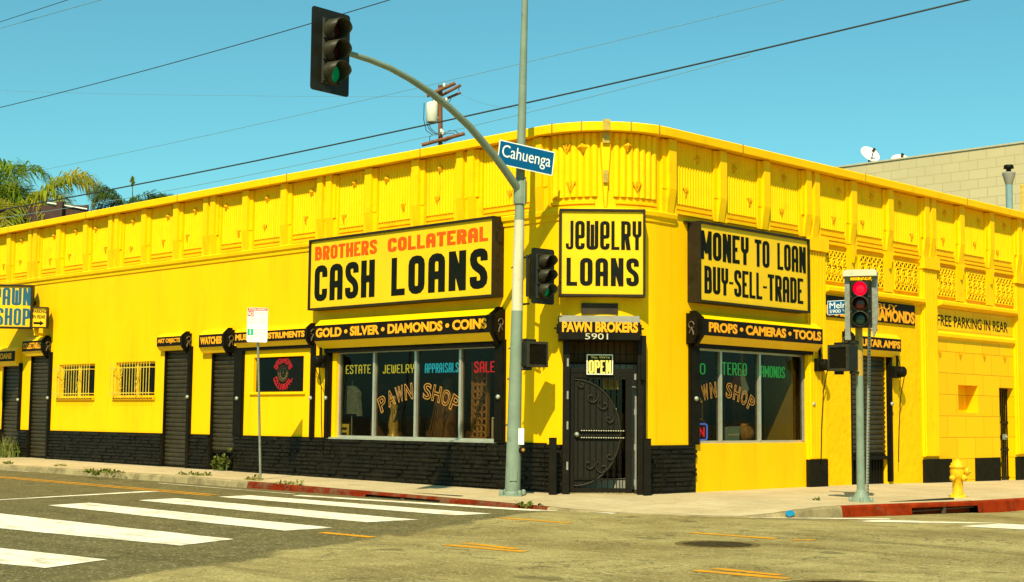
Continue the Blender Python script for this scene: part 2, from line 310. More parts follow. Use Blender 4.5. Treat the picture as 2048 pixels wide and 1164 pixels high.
# ------------------------------------------------------------------ mesh builder
class MB:
    def __init__(s, fr=FW0): s.v = []; s.f = []; s.fr = fr; s.sm = set()
    def add(s, vs, fs, smooth=False):
        o = len(s.v); s.v += [s.fr @ Vector(p) for p in vs]
        for f in fs:
            if smooth: s.sm.add(len(s.f))
            s.f.append([o+i for i in f])
        return s
    def box(s, u0, u1, v0, v1, n0, n1):
        return s.add([(u0, v0, n0), (u1, v0, n0), (u1, v1, n0), (u0, v1, n0), (u0, v0, n1), (u1, v0, n1), (u1, v1, n1), (u0, v1, n1)],
                     [(3, 2, 1, 0), (4, 5, 6, 7), (0, 1, 5, 4), (1, 2, 6, 5), (2, 3, 7, 6), (3, 0, 4, 7)])
    def bbox(s, u0, u1, v0, v1, n0, n1, c=.01):          # box with bevelled front edges
        return s.add([(u0, v0, n0), (u1, v0, n0), (u1, v1, n0), (u0, v1, n0), (u0, v0, n1-c), (u1, v0, n1-c), (u1, v1, n1-c), (u0, v1, n1-c),
                      (u0+c, v0+c, n1), (u1-c, v0+c, n1), (u1-c, v1-c, n1), (u0+c, v1-c, n1)],
                     [(3, 2, 1, 0), (8, 9, 10, 11), (0, 1, 5, 4), (1, 2, 6, 5), (2, 3, 7, 6), (3, 0, 4, 7), (4, 5, 9, 8), (5, 6, 10, 9), (6, 7, 11, 10), (7, 4, 8, 11)])
    def quad(s, a, b, c, d): return s.add([a, b, c, d], [(0, 1, 2, 3)])
    def prism(s, pts, n0, n1):                            # convex polygon in (u, v), extruded along n
        k = len(pts); return s.add([(p[0], p[1], n0) for p in pts]+[(p[0], p[1], n1) for p in pts],
                                   [tuple(range(k-1, -1, -1)), tuple(range(k, 2*k))]+[(i, (i+1) % k, (i+1) % k+k, i+k) for i in range(k)])
    def uprism(s, prof, u0, u1):                          # (n, v) profile extruded along u
        k = len(prof); return s.add([(u0, p[1], p[0]) for p in prof]+[(u1, p[1], p[0]) for p in prof],
                                    [tuple(range(k)), tuple(range(2*k-1, k-1, -1))]+[(i, i+k, (i+1) % k+k, (i+1) % k) for i in range(k)])
    def tube(s, pts, r, seg=8, caps=True):
        pts = [Vector(p) for p in pts]; rs = r if isinstance(r, (list, tuple)) else [r]*len(pts)
        vs = []; t0 = (pts[1]-pts[0]).normalized(); a = t0.orthogonal().normalized()
        for i, p in enumerate(pts):
            t = ((pts[min(i+1, len(pts)-1)]-pts[max(i-1, 0)])).normalized()
            a = (a - t*a.dot(t)).normalized(); b = t.cross(a)
            for j in range(seg):
                th = 2*math.pi*j/seg; vs.append(p + (a*math.cos(th)+b*math.sin(th))*rs[i])
        fs = [(i*seg+j, i*seg+(j+1) % seg, (i+1)*seg+(j+1) % seg, (i+1)*seg+j) for i in range(len(pts)-1) for j in range(seg)]
        s.add(vs, fs, True)
        if caps: s.add(vs[:seg], [tuple(range(seg-1, -1, -1))]); s.add(vs[-seg:], [tuple(range(seg))])
        return s
    def lathe(s, prof, o=(0, 0, 0), axis=(0, 0, 1), seg=16):   # prof (r, h)
        ax = Vector(axis).normalized(); a = ax.orthogonal().normalized(); b = ax.cross(a); o = Vector(o); vs = []
        for r, h in prof:
            for j in range(seg):
                th = 2*math.pi*j/seg; vs.append(o+ax*h+(a*math.cos(th)+b*math.sin(th))*max(r, .0004))
        k = len(prof)
        return s.add(vs, [(i*seg+j, i*seg+(j+1) % seg, (i+1)*seg+(j+1) % seg, (i+1)*seg+j) for i in range(k-1) for j in range(seg)], True)
    def build(s, name, m, parent=None):
        me = bpy.data.meshes.new(name); me.from_pydata([tuple(p) for p in s.v], [], s.f)
        if s.sm:
            me.polygons.foreach_set('use_smooth', [i in s.sm for i in range(len(s.f))])
        me.materials.append(m); me.update()
        o = bpy.data.objects.new(name, me); COL.objects.link(o)
        if parent is not None:
            o.parent = parent
            if parent.parent is None: o.matrix_parent_inverse = Matrix.Translation(-parent.location)
        return o
def tag(o, label, cat, group=None):
    o['label'] = label; o['category'] = cat
    if group: o['group'] = group
    return o
def thing(name, loc, label, cat, group=None):
    o = bpy.data.objects.new(name, None); o.location = Vector(loc); o.empty_display_size = .2; COL.objects.link(o); return tag(o, label, cat, group)
def struct(o): o['kind'] = 'structure'; return o
def W(fr, u, v, n=0): return fr @ Vector((u, v, n))

# ------------------------------------------------------------------ lettering
GL = {  # poster alphabet: strokes in a unit box (centre lines); 'P' = diagonal slab
 'A': [[(0, 0), (0, 1), (1, 1), (1, 0)], [(0, .42), (1, .42)]], 'B': [[(0, 1), (0, 0), (1, 0), (1, .52), (.5, .52)], [(.5, .52), (0, .52)], [(0, 1), (.9, 1), (.9, .52)]],
 'C': [[(1, .70), (1, 1), (0, 1), (0, 0), (1, 0), (1, .30)]], 'D': [[(0, 0), (0, 1), (1, 1), (1, 0), (0, 0), 'o']], 'E': [[(1, 1), (0, 1), (0, 0), (1, 0)], [(0, .5), (.8, .5)]],
 'G': [[(1, .70), (1, 1), (0, 1), (0, 0), (1, 0), (1, .45), (.6, .45)]], 'H': [[(0, 0), (0, 1)], [(1, 0), (1, 1)], [(0, .5), (1, .5)]], 'I': [[(.5, 0), (.5, 1)]],
 'J': [[(0, .18), (0, 0), (1, 0), (1, 1)]], 'L': [[(0, 1), (0, 0), (1, 0)]], 'M': [[(0, 0), (0, 1)], [(1, 0), (1, 1)], 'M'], 'N': [[(0, 0), (0, 1)], [(1, 0), (1, 1)], 'N'],
 'O': [[(0, 0), (0, 1), (1, 1), (1, 0), (0, 0), 'o']], 'P': [[(0, 0), (0, 1), (1, 1), (1, .45), (.5, .45)], [(.5, .45), (0, .45)]], 'R': [[(0, 0), (0, 1), (1, 1), (1, .50), (.5, .50)], [(.5, .50), (0, .50)], 'R'],
 'S': [[(1, .74), (1, 1), (0, 1), (0, .62), (1, .40), (1, 0), (0, 0), (0, .26)]], 'T': [[(0, 1), (1, 1)], [(.5, 1), (.5, 0)]], 'U': [[(0, 1), (0, 0), (1, 0), (1, 1)]],
 'V': [[(0, 1), (.5, 0), (1, 1)]], 'W': [[(0, 1), (0, 0), (1, 0), (1, 1)], [(.5, 0), (.5, .92)]], 'Y': [[(0, 1), (0, .48), (1, .48), (1, 1)], [(.5, .48), (.5, 0)]],
 'e': [[(.5, .44), (1, .44), (1, 1), (0, 1), (0, 0), (1, 0), (1, .18)], [(.5, .44), (0, .44)]], '-': [[(0, .48), (1, .48)]]}
GWID = {'I': .35, '-': .55, 'M': 1.25, 'W': 1.25, 'L': .85, 'J': .8, 'E': .88, 'T': .95, 'Y': .95, ' ': .62}
def rounded(pl, r, closed, sq=None):
    pts = [Vector(p) for p in pl]; out = []; k = len(pts)
    rng = range(k) if closed else range(1, k-1)
    if not closed: out.append(pts[0])
    for i in rng:
        p, a, b = pts[i], pts[i-1], pts[(i+1) % k]; d1 = (a-p); d2 = (b-p); l = min(r, d1.length*.49, d2.length*.49)
        d1.normalize(); d2.normalize()
        if sq is not None and abs(p.x-sq) < 1e-4: out.append(p); continue
        for t in (0, .33, .67, 1):
            q0, q1 = p+d1*l, p+d2*l
            out.append(q0*(1-t)**2 + p*2*t*(1-t) + q1*t*t)
    if not closed: out.append(pts[-1])
    return out
def glyph_lines(ch, u, v, w, h, t, rr):
    out = []
    for st in GL[ch]:
        if isinstance(st, str): out.append(st); continue
        closed = st[-1] == 'o'; pl = st[:-2] if closed else st
        pl = [(u+t/2+p[0]*(w-t), v+t/2+p[1]*(h-t)) for p in pl]
        if not closed:                                   # butt ends reach the outline of the box
            q = [Vector(p) for p in pl]
            def onend(e, nb):
                d = (e-nb).normalized(); on = abs(d.y) > .9 and (e.y > v+h-t*.6 or e.y < v+t*.6) or abs(d.x) > .9 and (e.x > u+w-t*.6 or e.x < u+t*.6)
                return e+d*t/2 if on and len(q) >= 2 else e
            q[0] = onend(q[0], q[1]); q[-1] = onend(q[-1], q[-2]); pl = [tuple(p) for p in q]
        out.append((rounded(pl, rr, closed, u+t/2 if ch in 'BDEPRL' else None), closed))
    return out
def layout(text, u0, u1, gap):
    ws = [GWID.get(c, 1.0) for c in text]; tot = sum(ws)+gap*(len(text)-1); k = (u1-u0)/tot; u = u0; res = []
    for c, a in zip(text, ws):
        if c != ' ': res.append((c, u, a*k))
        u += (a+gap)*k
    return res
def poster(mb, text, u0, u1, v0, v1, n, t, gap=.28, depth=.006, ar=1.0):
    """t: width of the uprights; the cross bars are t/ar thick"""
    h = (v1-v0)*ar
    for c, u, w in layout(text, u0, u1, gap):
        tt = min(t, w*(.30 if c in 'MW' else .40)); o0 = len(mb.v); keep = mb.fr; mb.fr = FW0
        for i, g in enumerate(glyph_lines(c, u, 0, w, h, tt, tt*.8)):
            nn = n+depth+.0025*i
            if isinstance(g, str):
                s = tt*.95
                if g == 'R': mb.prism([(u+w*.36, h*.46), (u+w-tt*1.12, 0), (u+w, 0), (u+w*.36+tt*1.12, h*.46)], n, nn)
                elif g == 'N': mb.prism([(u, h), (u+w-s, 0), (u+w, 0), (u+s, h)], n, nn)
                else:
                    mb.prism([(u, h), (u+w/2-s*.45, h*.22), (u+w/2+s*.45, h*.22), (u+s, h)], n, nn)
                    mb.prism([(u+w-s, h), (u+w/2-s*.45, h*.22), (u+w/2+s*.45, h*.22), (u+w, h)], n, nn+.0025)
                continue
            pl, closed = g; k = len(pl); lv = []; rv = []
            for j, p in enumerate(pl):
                a = pl[j-1] if (j > 0 or closed) else None; b = pl[(j+1) % k] if (j < k-1 or closed) else None
                d1 = (p-a).normalized() if a is not None else (b-p).normalized(); d2 = (b-p).normalized() if b is not None else d1
                m = Vector((-(d1.y+d2.y), d1.x+d2.x))
                m = m.normalized() if m.length > 1e-6 else Vector((-d1.y, d1.x)); cs = max(.5, m.dot(Vector((-d1.y, d1.x))))
                lv.append(p+m*(tt/2/cs)); rv.append(p-m*(tt/2/cs))
            for j in range(k if closed else k-1):
                b_ = (j+1) % k; q = [rv[j], rv[b_], lv[b_], lv[j]]
                mb.add([(p.x, p.y, n) for p in q]+[(p.x, p.y, nn) for p in q], [(4, 5, 6, 7), (0, 1, 5, 4), (2, 3, 7, 6)])
            if not closed:
                for j in (0, k-1): mb.add([(rv[j].x, rv[j].y, n), (lv[j].x, lv[j].y, n), (lv[j].x, lv[j].y, nn), (rv[j].x, rv[j].y, nn)], [(0, 1, 2, 3)])
        mb.fr = keep
        for i in range(o0, len(mb.v)): q = mb.v[i]; mb.v[i] = keep @ Vector((q.x, v0+q.y/ar, q.z))
def neon_text(mb, text, u0, u1, v0, v1, n, r=.008, gap=.42):
    for c, u, w in layout(text, u0, u1, gap):
        for g in glyph_lines(c, u, v0, w, v1-v0, .02, min(w*.35, .06)):
            if isinstance(g, str):
                pts = [(u, v1, n), (u+w, v0, n)] if g == 'N' else [(u+w*.5, v0+(v1-v0)*.5, n), (u+w, v0, n)] if g == 'R' else [(u, v1, n), (u+w/2, v0+(v1-v0)*.3, n), (u+w, v1, n)]
            else:
                pts = [(p.x, p.y, n) for p in g[0]]
                if g[1]: pts.append(pts[0])
            mb.tube(pts, r, 6)
DG = None
def textgeo(body, off=0.0, bevel=None, ext=0.0, res=4):
    cu = bpy.data.curves.new('t', 'FONT'); cu.body = body; cu.size = 1; cu.resolution_u = res; cu.offset = off; cu.extrude = ext
    if bevel: cu.fill_mode = 'NONE'; cu.bevel_depth = bevel; cu.bevel_resolution = 0
    o = bpy.data.objects.new('t', cu); COL.objects.link(o)
    dg = bpy.context.evaluated_depsgraph_get(); dg.update()
    me = bpy.data.meshes.new_from_object(o.evaluated_get(dg)); vs = [tuple(v.co) for v in me.vertices]; fs = [tuple(p.vertices) for p in me.polygons]
    bpy.data.objects.remove(o); bpy.data.curves.remove(cu); bpy.data.meshes.remove(me)
    return vs, fs
def text(mb, body, u0, u1, v0, v1, n, off=.03, depth=.004, shear=0, keep=False):
    vs, fs = textgeo(body, off, None, .5)
    x0 = min(p[0] for p in vs); x1 = max(p[0] for p in vs); y0 = min(p[1] for p in vs); y1 = max(p[1] for p in vs)
    su = (u1-u0)/(x1-x0); sv = (v1-v0)/(y1-y0)
    mb.add([(u0+(p[0]-x0)*su+shear*(p[1]-y0)*sv, v0+(p[1]-y0)*sv, n+(p[2]+.5)*depth) for p in vs], fs)
def arctext(mb, body, cu_, cv, halfw, sag, h, n, wid=.9, part=None):
    Rr = (halfw*halfw+sag*sag)/(2*sag); k = len(body); A = math.asin(min(1, halfw/Rr))
    for i, ch in enumerate(body):
        if ch == ' ' or (part and not part[0] <= i < part[1]): continue
        a = -A + 2*A*(i+.5)/k; vs, fs = textgeo(ch, .015, .024, 0, 3)
        x0 = min(p[0] for p in vs); x1 = max(p[0] for p in vs); y0 = min(p[1] for p in vs); y1 = max(p[1] for p in vs)
        cw = 2*halfw/k*wid; pu, pv = cu_+Rr*math.sin(a), cv-Rr+Rr*math.cos(a); pts = []
        for p in vs:
            x = ((p[0]-x0)/(x1-x0)-.5)*cw; y = (p[1]-y0)/(y1-y0)*h
            pts.append((pu+x*math.cos(a)+y*math.sin(a), pv-x*math.sin(a)+y*math.cos(a), n+p[2]*.2))
        mb.add(pts, fs)

# ================================================================== the ground
def grid_sheet(name, xs, ys, zf, m):
    mb = MB(); vs = [(x, y, zf(x, y)) for y in ys for x in xs]; k = len(xs)
    mb.add(vs, [(j*k+i, j*k+i+1, (j+1)*k+i+1, (j+1)*k+i) for j in range(len(ys)-1) for i in range(k-1)], True)
    return struct(mb.build(name, m))
ax = [-900, -400, -150, -70]+[-40+i*1.0 for i in range(90)]+[70, 150, 400, 900]
ay = [-900, -400, -150, -70]+[-40+i*1.0 for i in range(85)]+[70, 150, 400, 900]
grid_sheet('road', ax, ay, zroad, M_asph)
# pavement: pairs of (wall side, kerb side) points round the corner
def zw(x): return clamp(.03+.0066*max(0, -x-2), 0, .2)
KERB = []
for x in (-40, -30, -24, -20, -16, -12, -10, -8.5, -8.2, -7, -5.5, -4.1, -1.9, -1.0, 0, .9): KERB.append((x, -2.62, {-40: .11, -30: .11}.get(x, .095 if x < -11 else .095-(x+11)*.0108 if x < -1 else -.015-.015*(x+1))))
KERB += [(1.5, -2.5, -.065), (2.0, -2.3, -.092), (2.6, -2.12, -.094), (3.2, -1.85, -.096), (3.7, -1.45, -.10), (4.0, -1.1, -.105), (4.3, -.55, -.06), (4.5, -.1, -.005), (4.58, .5, .02), (4.6, 1.0, .022),
         (4.6, 2.2, .005), (4.6, 3.4, -.015), (4.6, 6.0, -.06), (4.6, 8.5, -.075), (4.6, 12, -.10), (4.6, 18, -.13), (4.6, 40, -.2)]
def wallpt(i):
    x, y, z = KERB[i]
    if x <= -2.7 and y < -2.6: return (x, .3, zw(x))
    if y >= 2.7: return (-.3, y, .02-.011*max(0, y-9))
    t = (i-i0)/(i1-i0); a = t*math.pi/2
    return (AC.x+(AR-.3)*math.sin(a), AC.y-(AR-.3)*math.cos(a), .03*(1-t)+.02*t)
i0 = max(i for i, k in enumerate(KERB) if k[0] <= -1.9 and k[1] < -2.6); i1 = min(i for i, k in enumerate(KERB) if k[1] >= 2.2)
KW = .16
def kin(i, d):
    a = Vector(KERB[max(0, i-1)][:2]); b = Vector(KERB[min(len(KERB)-1, i+1)][:2]); t = (b-a).normalized(); nrm = Vector((-t.y, t.x))
    return (KERB[i][0]+nrm.x*d, KERB[i][1]+nrm.y*d, KERB[i][2])
sw = MB(); NSEG = 6; vs = []; fs = []
for i in range(len(KERB)):
    a = Vector(wallpt(i)); b = Vector(kin(i, KW))
    for j in range(NSEG+1): vs.append(a.lerp(b, j/NSEG))
for i in range(len(KERB)-1):
    for j in range(NSEG):
        o = i*(NSEG+1)+j; fs.append((o, o+1, o+NSEG+2, o+NSEG+1))
sw.add(vs, fs); struct(sw.build('sidewalk', M_side))
def kerb_piece(i, j, m, name='kerb', skip=()):
    mb = MB()
    for k in range(i, j):
        P = [];
        for q in (k, k+1):
            x, y, z = KERB[q]; zb = zroad(x, y)-.04; e = kin(q, .025); f = kin(q, KW); o = kin(q, -.03)
            P.append([(o[0], o[1], zb), (KERB[q][0]-0, KERB[q][1], z-.03), (e[0], e[1], z+.001), (f[0], f[1], z+.001), (f[0], f[1], zb)])
        a, b = P; op = k in skip
        for s in range(4):
            if op and s == 0:
                # the lintel over the drain mouth
                l = Vector(a[1]).lerp(Vector(a[0]), .22); r = Vector(b[1]).lerp(Vector(b[0]), .22); mb.quad(l, r, b[1], a[1]); continue
            mb.quad(a[s], b[s], b[s+1], a[s+1])
        mb.add(a, [(0, 1, 2, 3, 4)]); mb.add(b, [(4, 3, 2, 1, 0)])
    return struct(mb.build(name, m))
ix = lambda x, y=None: min(range(len(KERB)), key=lambda k: abs(KERB[k][0]-x)+(abs(KERB[k][1]-y) if y is not None else (0 if KERB[k][1] < -2.6 else 99)))
dA, dB = ix(-4.1), ix(-1.9); eA, eB = ix(4.6, 3.4), ix(4.6, 6.0)
kerb_piece(0, ix(-8.2), M_conc)
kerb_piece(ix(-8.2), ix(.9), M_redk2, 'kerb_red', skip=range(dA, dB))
kerb_piece(ix(.9), ix(4.6, 1.0), M_conc)
kerb_piece(ix(4.6, 1.0), len(KERB)-1, M_redk, 'kerb_red', skip=range(eA, eB))
# storm drains in the two kerbs
def drain(fr, u0, u1, vt, vb, label):
    t = thing('storm_drain', W(fr, (u0+u1)/2, vb, 0), label, 'storm drain', 'storm drains in the red kerbs')
    b = MB(fr); b.box(u0, u1, vb-.1, vt+.02, -.6, -.5); b.box(u0, u1, vt-.035, vt-.03, -.5, -.04); b.box(u0, u1, vb-.12, vb-.02, -.5, -.03)
    b.box(u0-.03, u0, vb-.1, vt-.02, -.5, -.03); b.box(u1, u1+.03, vb-.1, vt-.02, -.5, -.03); b.build('drain_box', M_drain, t)
    s = MB(fr); um = (u0+u1)/2; s.box(um-.05, um+.05, vb-.02, vt-.05, -.05, -.01); s.build('support_post', M_rust, t)
    g = MB(fr); g.box(u0, u1, (vt+vb)/2-.03, (vt+vb)/2-.01, -.1, -.06); g.build('bar', M_rust, t)
drain(frame(Vector((0, -2.62, 0)), (1, 0, 0), (0, -1, 0)), -4.1, -1.9, -.005, -.13, 'dark kerb drain opening left of the tall signal pole')
drain(frame(Vector((4.6, 0, 0)), (0, 1, 0), (1, 0, 0)), 3.4, 6.0, -.035, -.27, 'dark kerb drain opening below the yellow hydrant')
# the blue spot sprayed on the right kerb
p = MB(FW0); a = Vector((4.33, -.52, -.10)); b = Vector((4.42, -.3, -.09))
bs = MB(frame(Vector((4.40, -.34, 0)), (.38, .92, 0), (.92, -.38, 0)))
bs.prism([(.10*math.cos(t)*rnd.uniform(.8, 1.15), -.055+.05*math.sin(t)*rnd.uniform(.9, 1.15)) for t in [i*.5236 for i in range(12)]], .03, .042)
struct(bs.build('kerb_paint_spot', mat('blue_spray_paint', (.0, .22, .42), .7, .25, 20)))
# ------------------------------------------------------------------ road markings
def mark(pix, m, name='road_marking', nx=14, ny=3, dz=.004, ragged=0):
    P = [GR(*q) for q in pix]; mb = MB(); vs = []
    for j in range(ny+1):
        for i in range(nx+1):
            s, t = i/nx, j/ny; p = (P[0].lerp(P[1], s)).lerp(P[3].lerp(P[2], s), t)
            if ragged and (i in (0, nx) or j in (0, ny)): p = p+Vector((rnd.uniform(-1, 1), rnd.uniform(-1, 1), 0))*ragged
            vs.append((p.x, p.y, zroad(p.x, p.y)+dz))
    mb.add(vs, [(j*(nx+1)+i, j*(nx+1)+i+1, (j+1)*(nx+1)+i+1, (j+1)*(nx+1)+i) for j in range(ny) for i in range(nx)])
    o = struct(mb.build(name, m)); return o
def stripe(pix): return mark(pix, M_mark, 'crosswalk_stripe', 24, 2, .006, .012)
# each stripe: near-left, near-right, far-right, far-left in the photograph
stripe([(-520, 1075), (88, 1137), (216, 1120), (-420, 1050)])
stripe([(-220, 1035), (362, 1092), (467, 1079), (-120, 1014)])
stripe([(95, 1011), (570, 1062), (666, 1056), (180, 1006)])
stripe([(276, 1001), (733, 1045), (837, 1040), (352, 997)])
stripe([(436, 994), (908, 1031), (984, 1028), (500, 991)])
stripe([(585, 992), (1075, 1023), (1117, 1022), (600, 990.3)])
mark([(-60, 1003), (0, 1000.5), (322, 983.2), (290, 982.6)], M_mark, 'stop_line', 20, 2, .006, .008)
mark([(-150, 940.5), (200, 971.5), (438, 992.5), (425, 990.5)], M_marky, 'centre_line', 2, 1, .005)
bpy.data.objects.remove(bpy.data.objects['centre_line'])
def line(pa, pb, wd, m, name, dz=.005, n=24, rag=.006, off=0):
    a, b = GR(*pa), GR(*pb); t = (b-a).normalized(); nr = Vector((-t.y, t.x, 0)); mb = MB(); vs = []
    for i in range(n+1):
        p = a.lerp(b, i/n)
        for s in (-.5, .5):
            q = p+nr*(wd*s+off)+Vector((rnd.uniform(-rag, rag), rnd.uniform(-rag, rag), 0)); vs.append((q.x, q.y, zroad(q.x, q.y)+dz))
    mb.add(vs, [(2*i, 2*i+2, 2*i+3, 2*i+1) for i in range(n)]); return struct(mb.build(name, m))
line((-200, 937), (432, 991), .11, M_marky, 'centre_line', n=40, off=-.14); line((-200, 937), (425, 990.4), .11, M_marky, 'centre_line', n=40, off=.12)
line((318, 966.5), (590, 988.6), .06, M_mark, 'gutter_line', n=30); line((0, 940), (60, 944), .05, M_mark, 'gutter_line')
def dash(pa, pb, two=True):
    line(pa, pb, .17, M_marky, 'road_dash', n=12, rag=.014, off=-.11)
    if two: line((pa[0]+14, pa[1]-1.0), (pb[0]-40, pb[1]-3.4), .16, M_marky, 'road_dash', n=12, rag=.016, off=.12)
dash((655, 1064.5), (757, 1074), False); dash((903, 1089), (1062, 1103)); dash((1010, 1035.5), (1152, 1046), False)
dash((1392, 1065), (1560, 1077), False); line((1580, 1080.5), (1628, 1080), .12, M_marky, 'road_dash', n=5, rag=.012); dash((1400, 1140), (1588, 1156))
mark([(1708, 1043.5), (1900, 1047), (2010, 1047), (1760, 1040.5)], M_mark, 'road_marking', 14, 2, .006, .01)
mark([(1920, 1053), (2300, 1072), (2300, 1060), (2000, 1047.8)], M_mark, 'road_marking', 14, 2, .006, .01)
mark([(1500, 1036.2), (1780, 1039.5), (1780, 1037.6), (1500, 1034.8)], M_mark, 'road_marking', 14, 1, .006, .006)
mark([(1130, 1020.8), (1225, 1028), (1236, 1026.6), (1150, 1020)], M_mark, 'road_marking', 8, 1, .006, .006)
# manholes
def manhole(px, py, r, label, rim=True):
    p = GR(px, py); t = thing('manhole_cover', (p.x, p.y, zroad(p.x, p.y)), label, 'manhole cover')
    o = Vector((p.x, p.y, zroad(p.x, p.y)))
    MB().lathe([(r+.05, -.02), (r+.05, .008), (r-.04, .010), (r-.045, -.02)], o, seg=40).build('rim', mat('manhole_rim_iron', (.13, .095, .03), .7, .4, 9, spec=.1) if 'manhole_rim_iron' not in MATS else MATS['manhole_rim_iron'], t)
    c = MB(); c.lathe([(r-.05, -.03), (r-.05, .004), (0, .006)], o, seg=40)
    for k in range(-5, 6):
        h = math.sqrt(max(.01, (r-.09)**2-(k*r/6.2)**2)); c.box(o.x-h, o.x+h, o.y+k*r/6.2-.012, o.y+k*r/6.2+.012, o.z+.004, o.z+.011)
    c.build('lid', mat('cast_iron', (.050, .038, .016), .6, .4, 9, .3, 40, spec=.1, dirt=(.12, .075, .02), dscale=4) if 'cast_iron' not in MATS else MATS['cast_iron'], t); return t
manhole(1435, 1089.3, .50, 'round iron manhole cover in the pale road below the brokers door')
manhole(1690, 1176, .62, 'round dark manhole cut off by the bottom edge of the photo')
p = G(857, 981, .02); t = thing('utility_cover', (p.x, p.y, p.z), 'oval dark utility cover in the pavement left of the tall signal pole', 'utility cover')
MB().lathe([(.34, -.03), (.34, .012), (.30, .014), (.29, .008), (0, .010)], (p.x, p.y, .0), seg=28).build('lid', M_rust, t)

# ================================================================== the pawn shop
shop = thing('pawn_shop', (0, 0, 0), 'yellow single storey pawn shop on the street corner with a black stone base', 'building')
UL, UR = -34.0, 21.0
ZT = 7.3
hL = [(-8.76, -3.04, 1.02, 3.06), (-11.83, -9.75, 2.11, 2.98), (-21.93, -19.8, 2.0, 3.0), (-18.62, -16.5, 2.0, 3.0),
      (-25.6, -24.42, -.4, 3.3), (-23.75, -22.5, -.4, 3.45), (-16.02, -14.78, -.4, 3.4), (-13.72, -12.6, -.4, 3.3)]
hR = [(2.86, 7.02, 1.02, 3.04), (8.82, 10.48, -.4, 3.1), (14.1, 15.2, 1.77, 2.5), (16.42, 17.28, -.4, 2.48)]
def holed(mb, u0, u1, v0, v1, holes, depth):
    us = sorted({u0, u1}|{h[i] for h in holes for i in (0, 1) if u0 <= h[i] <= u1}); vz = sorted({v0, v1}|{h[i] for h in holes for i in (2, 3) if v0 <= h[i] <= v1})
    for a, b in zip(us, us[1:]):
        for c, d in zip(vz, vz[1:]):
            if any(h[0] <= a and b <= h[1] and h[2] <= c and d <= h[3] for h in holes): continue
            mb.quad((a, c, 0), (b, c, 0), (b, d, 0), (a, d, 0))
    for h in holes:
        if h[0] < u0 or h[1] > u1: continue
        a, b, c, d = h[:4]; e = -(h[4] if len(h) > 4 else depth)
        mb.quad((a, c, 0), (a, d, 0), (a, d, e), (a, c, e)); mb.quad((b, c, e), (b, d, e), (b, d, 0), (b, c, 0)); mb.quad((a, d, 0), (b, d, 0), (b, d, e), (a, d, e)); mb.quad((a, c, e), (b, c, e), (b, c, 0), (a, c, 0))
wl = MB(FL); holed(wl, UL, AC.x, -.4, ZT, hL, .18); wl.build('wall', M_yel, shop)
wr = MB(FR); holed(wr, AC.y, 7.7, -.4, ZT, hR[:1], .18); wr.build('wall', M_yel, shop)
wr = MB(FR); holed(wr, 7.7, 12.2, -.4, ZT, hR[1:2], .18); wr.build('wall', M_yel2, shop)
wr = MB(FR); holed(wr, 12.2, UR, -.4, ZT, [hR[2]+(.34,), hR[3]+(.55,)], .34); wr.quad((14.05, 1.7, -.34), (15.25, 1.7, -.34), (15.25, 2.55, -.34), (14.05, 2.55, -.34)); wr.build('wall', M_ashlar, shop)
DW = .83; DA = math.asin(DW/AR); DTOP = 3.18
cw = MB(); NA = 28
angs = [i*math.pi/2/NA for i in range(NA+1)]; angs = sorted(angs+[math.pi/4-DA, math.pi/4+DA])
for a, b in zip(angs, angs[1:]):
    mid = (a+b)/2; lo = DTOP if abs(mid-math.pi/4) < DA else -.4
    pa, pb = AC+Vector((math.sin(a), -math.cos(a), 0))*AR, AC+Vector((math.sin(b), -math.cos(b), 0))*AR
    cw.add([(pa.x, pa.y, lo), (pb.x, pb.y, lo), (pb.x, pb.y, ZT), (pa.x, pa.y, ZT)], [(0, 1, 2, 3)], True)
cw.build('wall', M_yel, shop)
dr = MB(FD); ne = math.sqrt(AR*AR-DW*DW)
dr.quad((-DW, -.4, .75), (-DW, -.4, ne), (-DW, DTOP, ne), (-DW, DTOP, .75)); dr.quad((DW, -.4, ne), (DW, -.4, .75), (DW, DTOP, .75), (DW, DTOP, ne)); dr.quad((-DW, DTOP, ne), (DW, DTOP, ne), (DW, DTOP, .75), (-DW, DTOP, .75)); dr.quad((DW, DTOP, ne), (-DW, DTOP, ne), (0, DTOP, AR), (0, DTOP, AR))
dr.f.pop(); dr.build('door_reveal', M_blackmat, shop)
# dark vent above the awning of the corner door
a0 = PD(1163, 606, 1.62); a1 = PD(1236, 628, 1.62); tv = MB(FD); tv.box(a0[0], a1[0], a1[1], a0[1], 1.45, 1.615); tv.build('transom_vent', M_inter, shop)
# roof and back
rf = MB(); DEP = 9.0
rf.add([(UL, .05, 7.38), (AC.x, .05, 7.38), (AC.x, AC.y, 7.38), (AC.x, DEP, 7.38), (UL, DEP, 7.38)], [(0, 1, 2, 3, 4)])
rf.add([(AC.x, AC.y, 7.379)]+[tuple(AC+Vector((math.sin(a), -math.cos(a), 0))*(AR-.03)+Vector((0, 0, 7.379))) for a in angs], [tuple(range(len(angs)+1))])
rf.add([(AC.x, AC.y, 7.38), (-.03, AC.y, 7.38), (-.03, UR, 7.38), (-DEP, UR, 7.38), (-DEP, DEP, 7.38), (AC.x, DEP, 7.38)], [(0, 1, 2, 3, 4, 5)])
rf.build('roof', M_roof, shop)
bk = MB(); bk.quad((UL, 0, -.4), (UL, DEP, -.4), (UL, DEP, 7.38), (UL, 0, 7.38)); bk.quad((UL, DEP, -.4), (-DEP, DEP, -.4), (-DEP, DEP, 7.38), (UL, DEP, 7.38)); bk.quad((-DEP, DEP, -.4), (-DEP, UR, -.4), (-DEP, UR, 7.38), (-DEP, DEP, 7.38)); bk.quad((-DEP, UR, -.4), (0, UR, -.4), (0, UR, 7.38), (-DEP, UR, 7.38)); bk.build('wall', M_yel, shop)
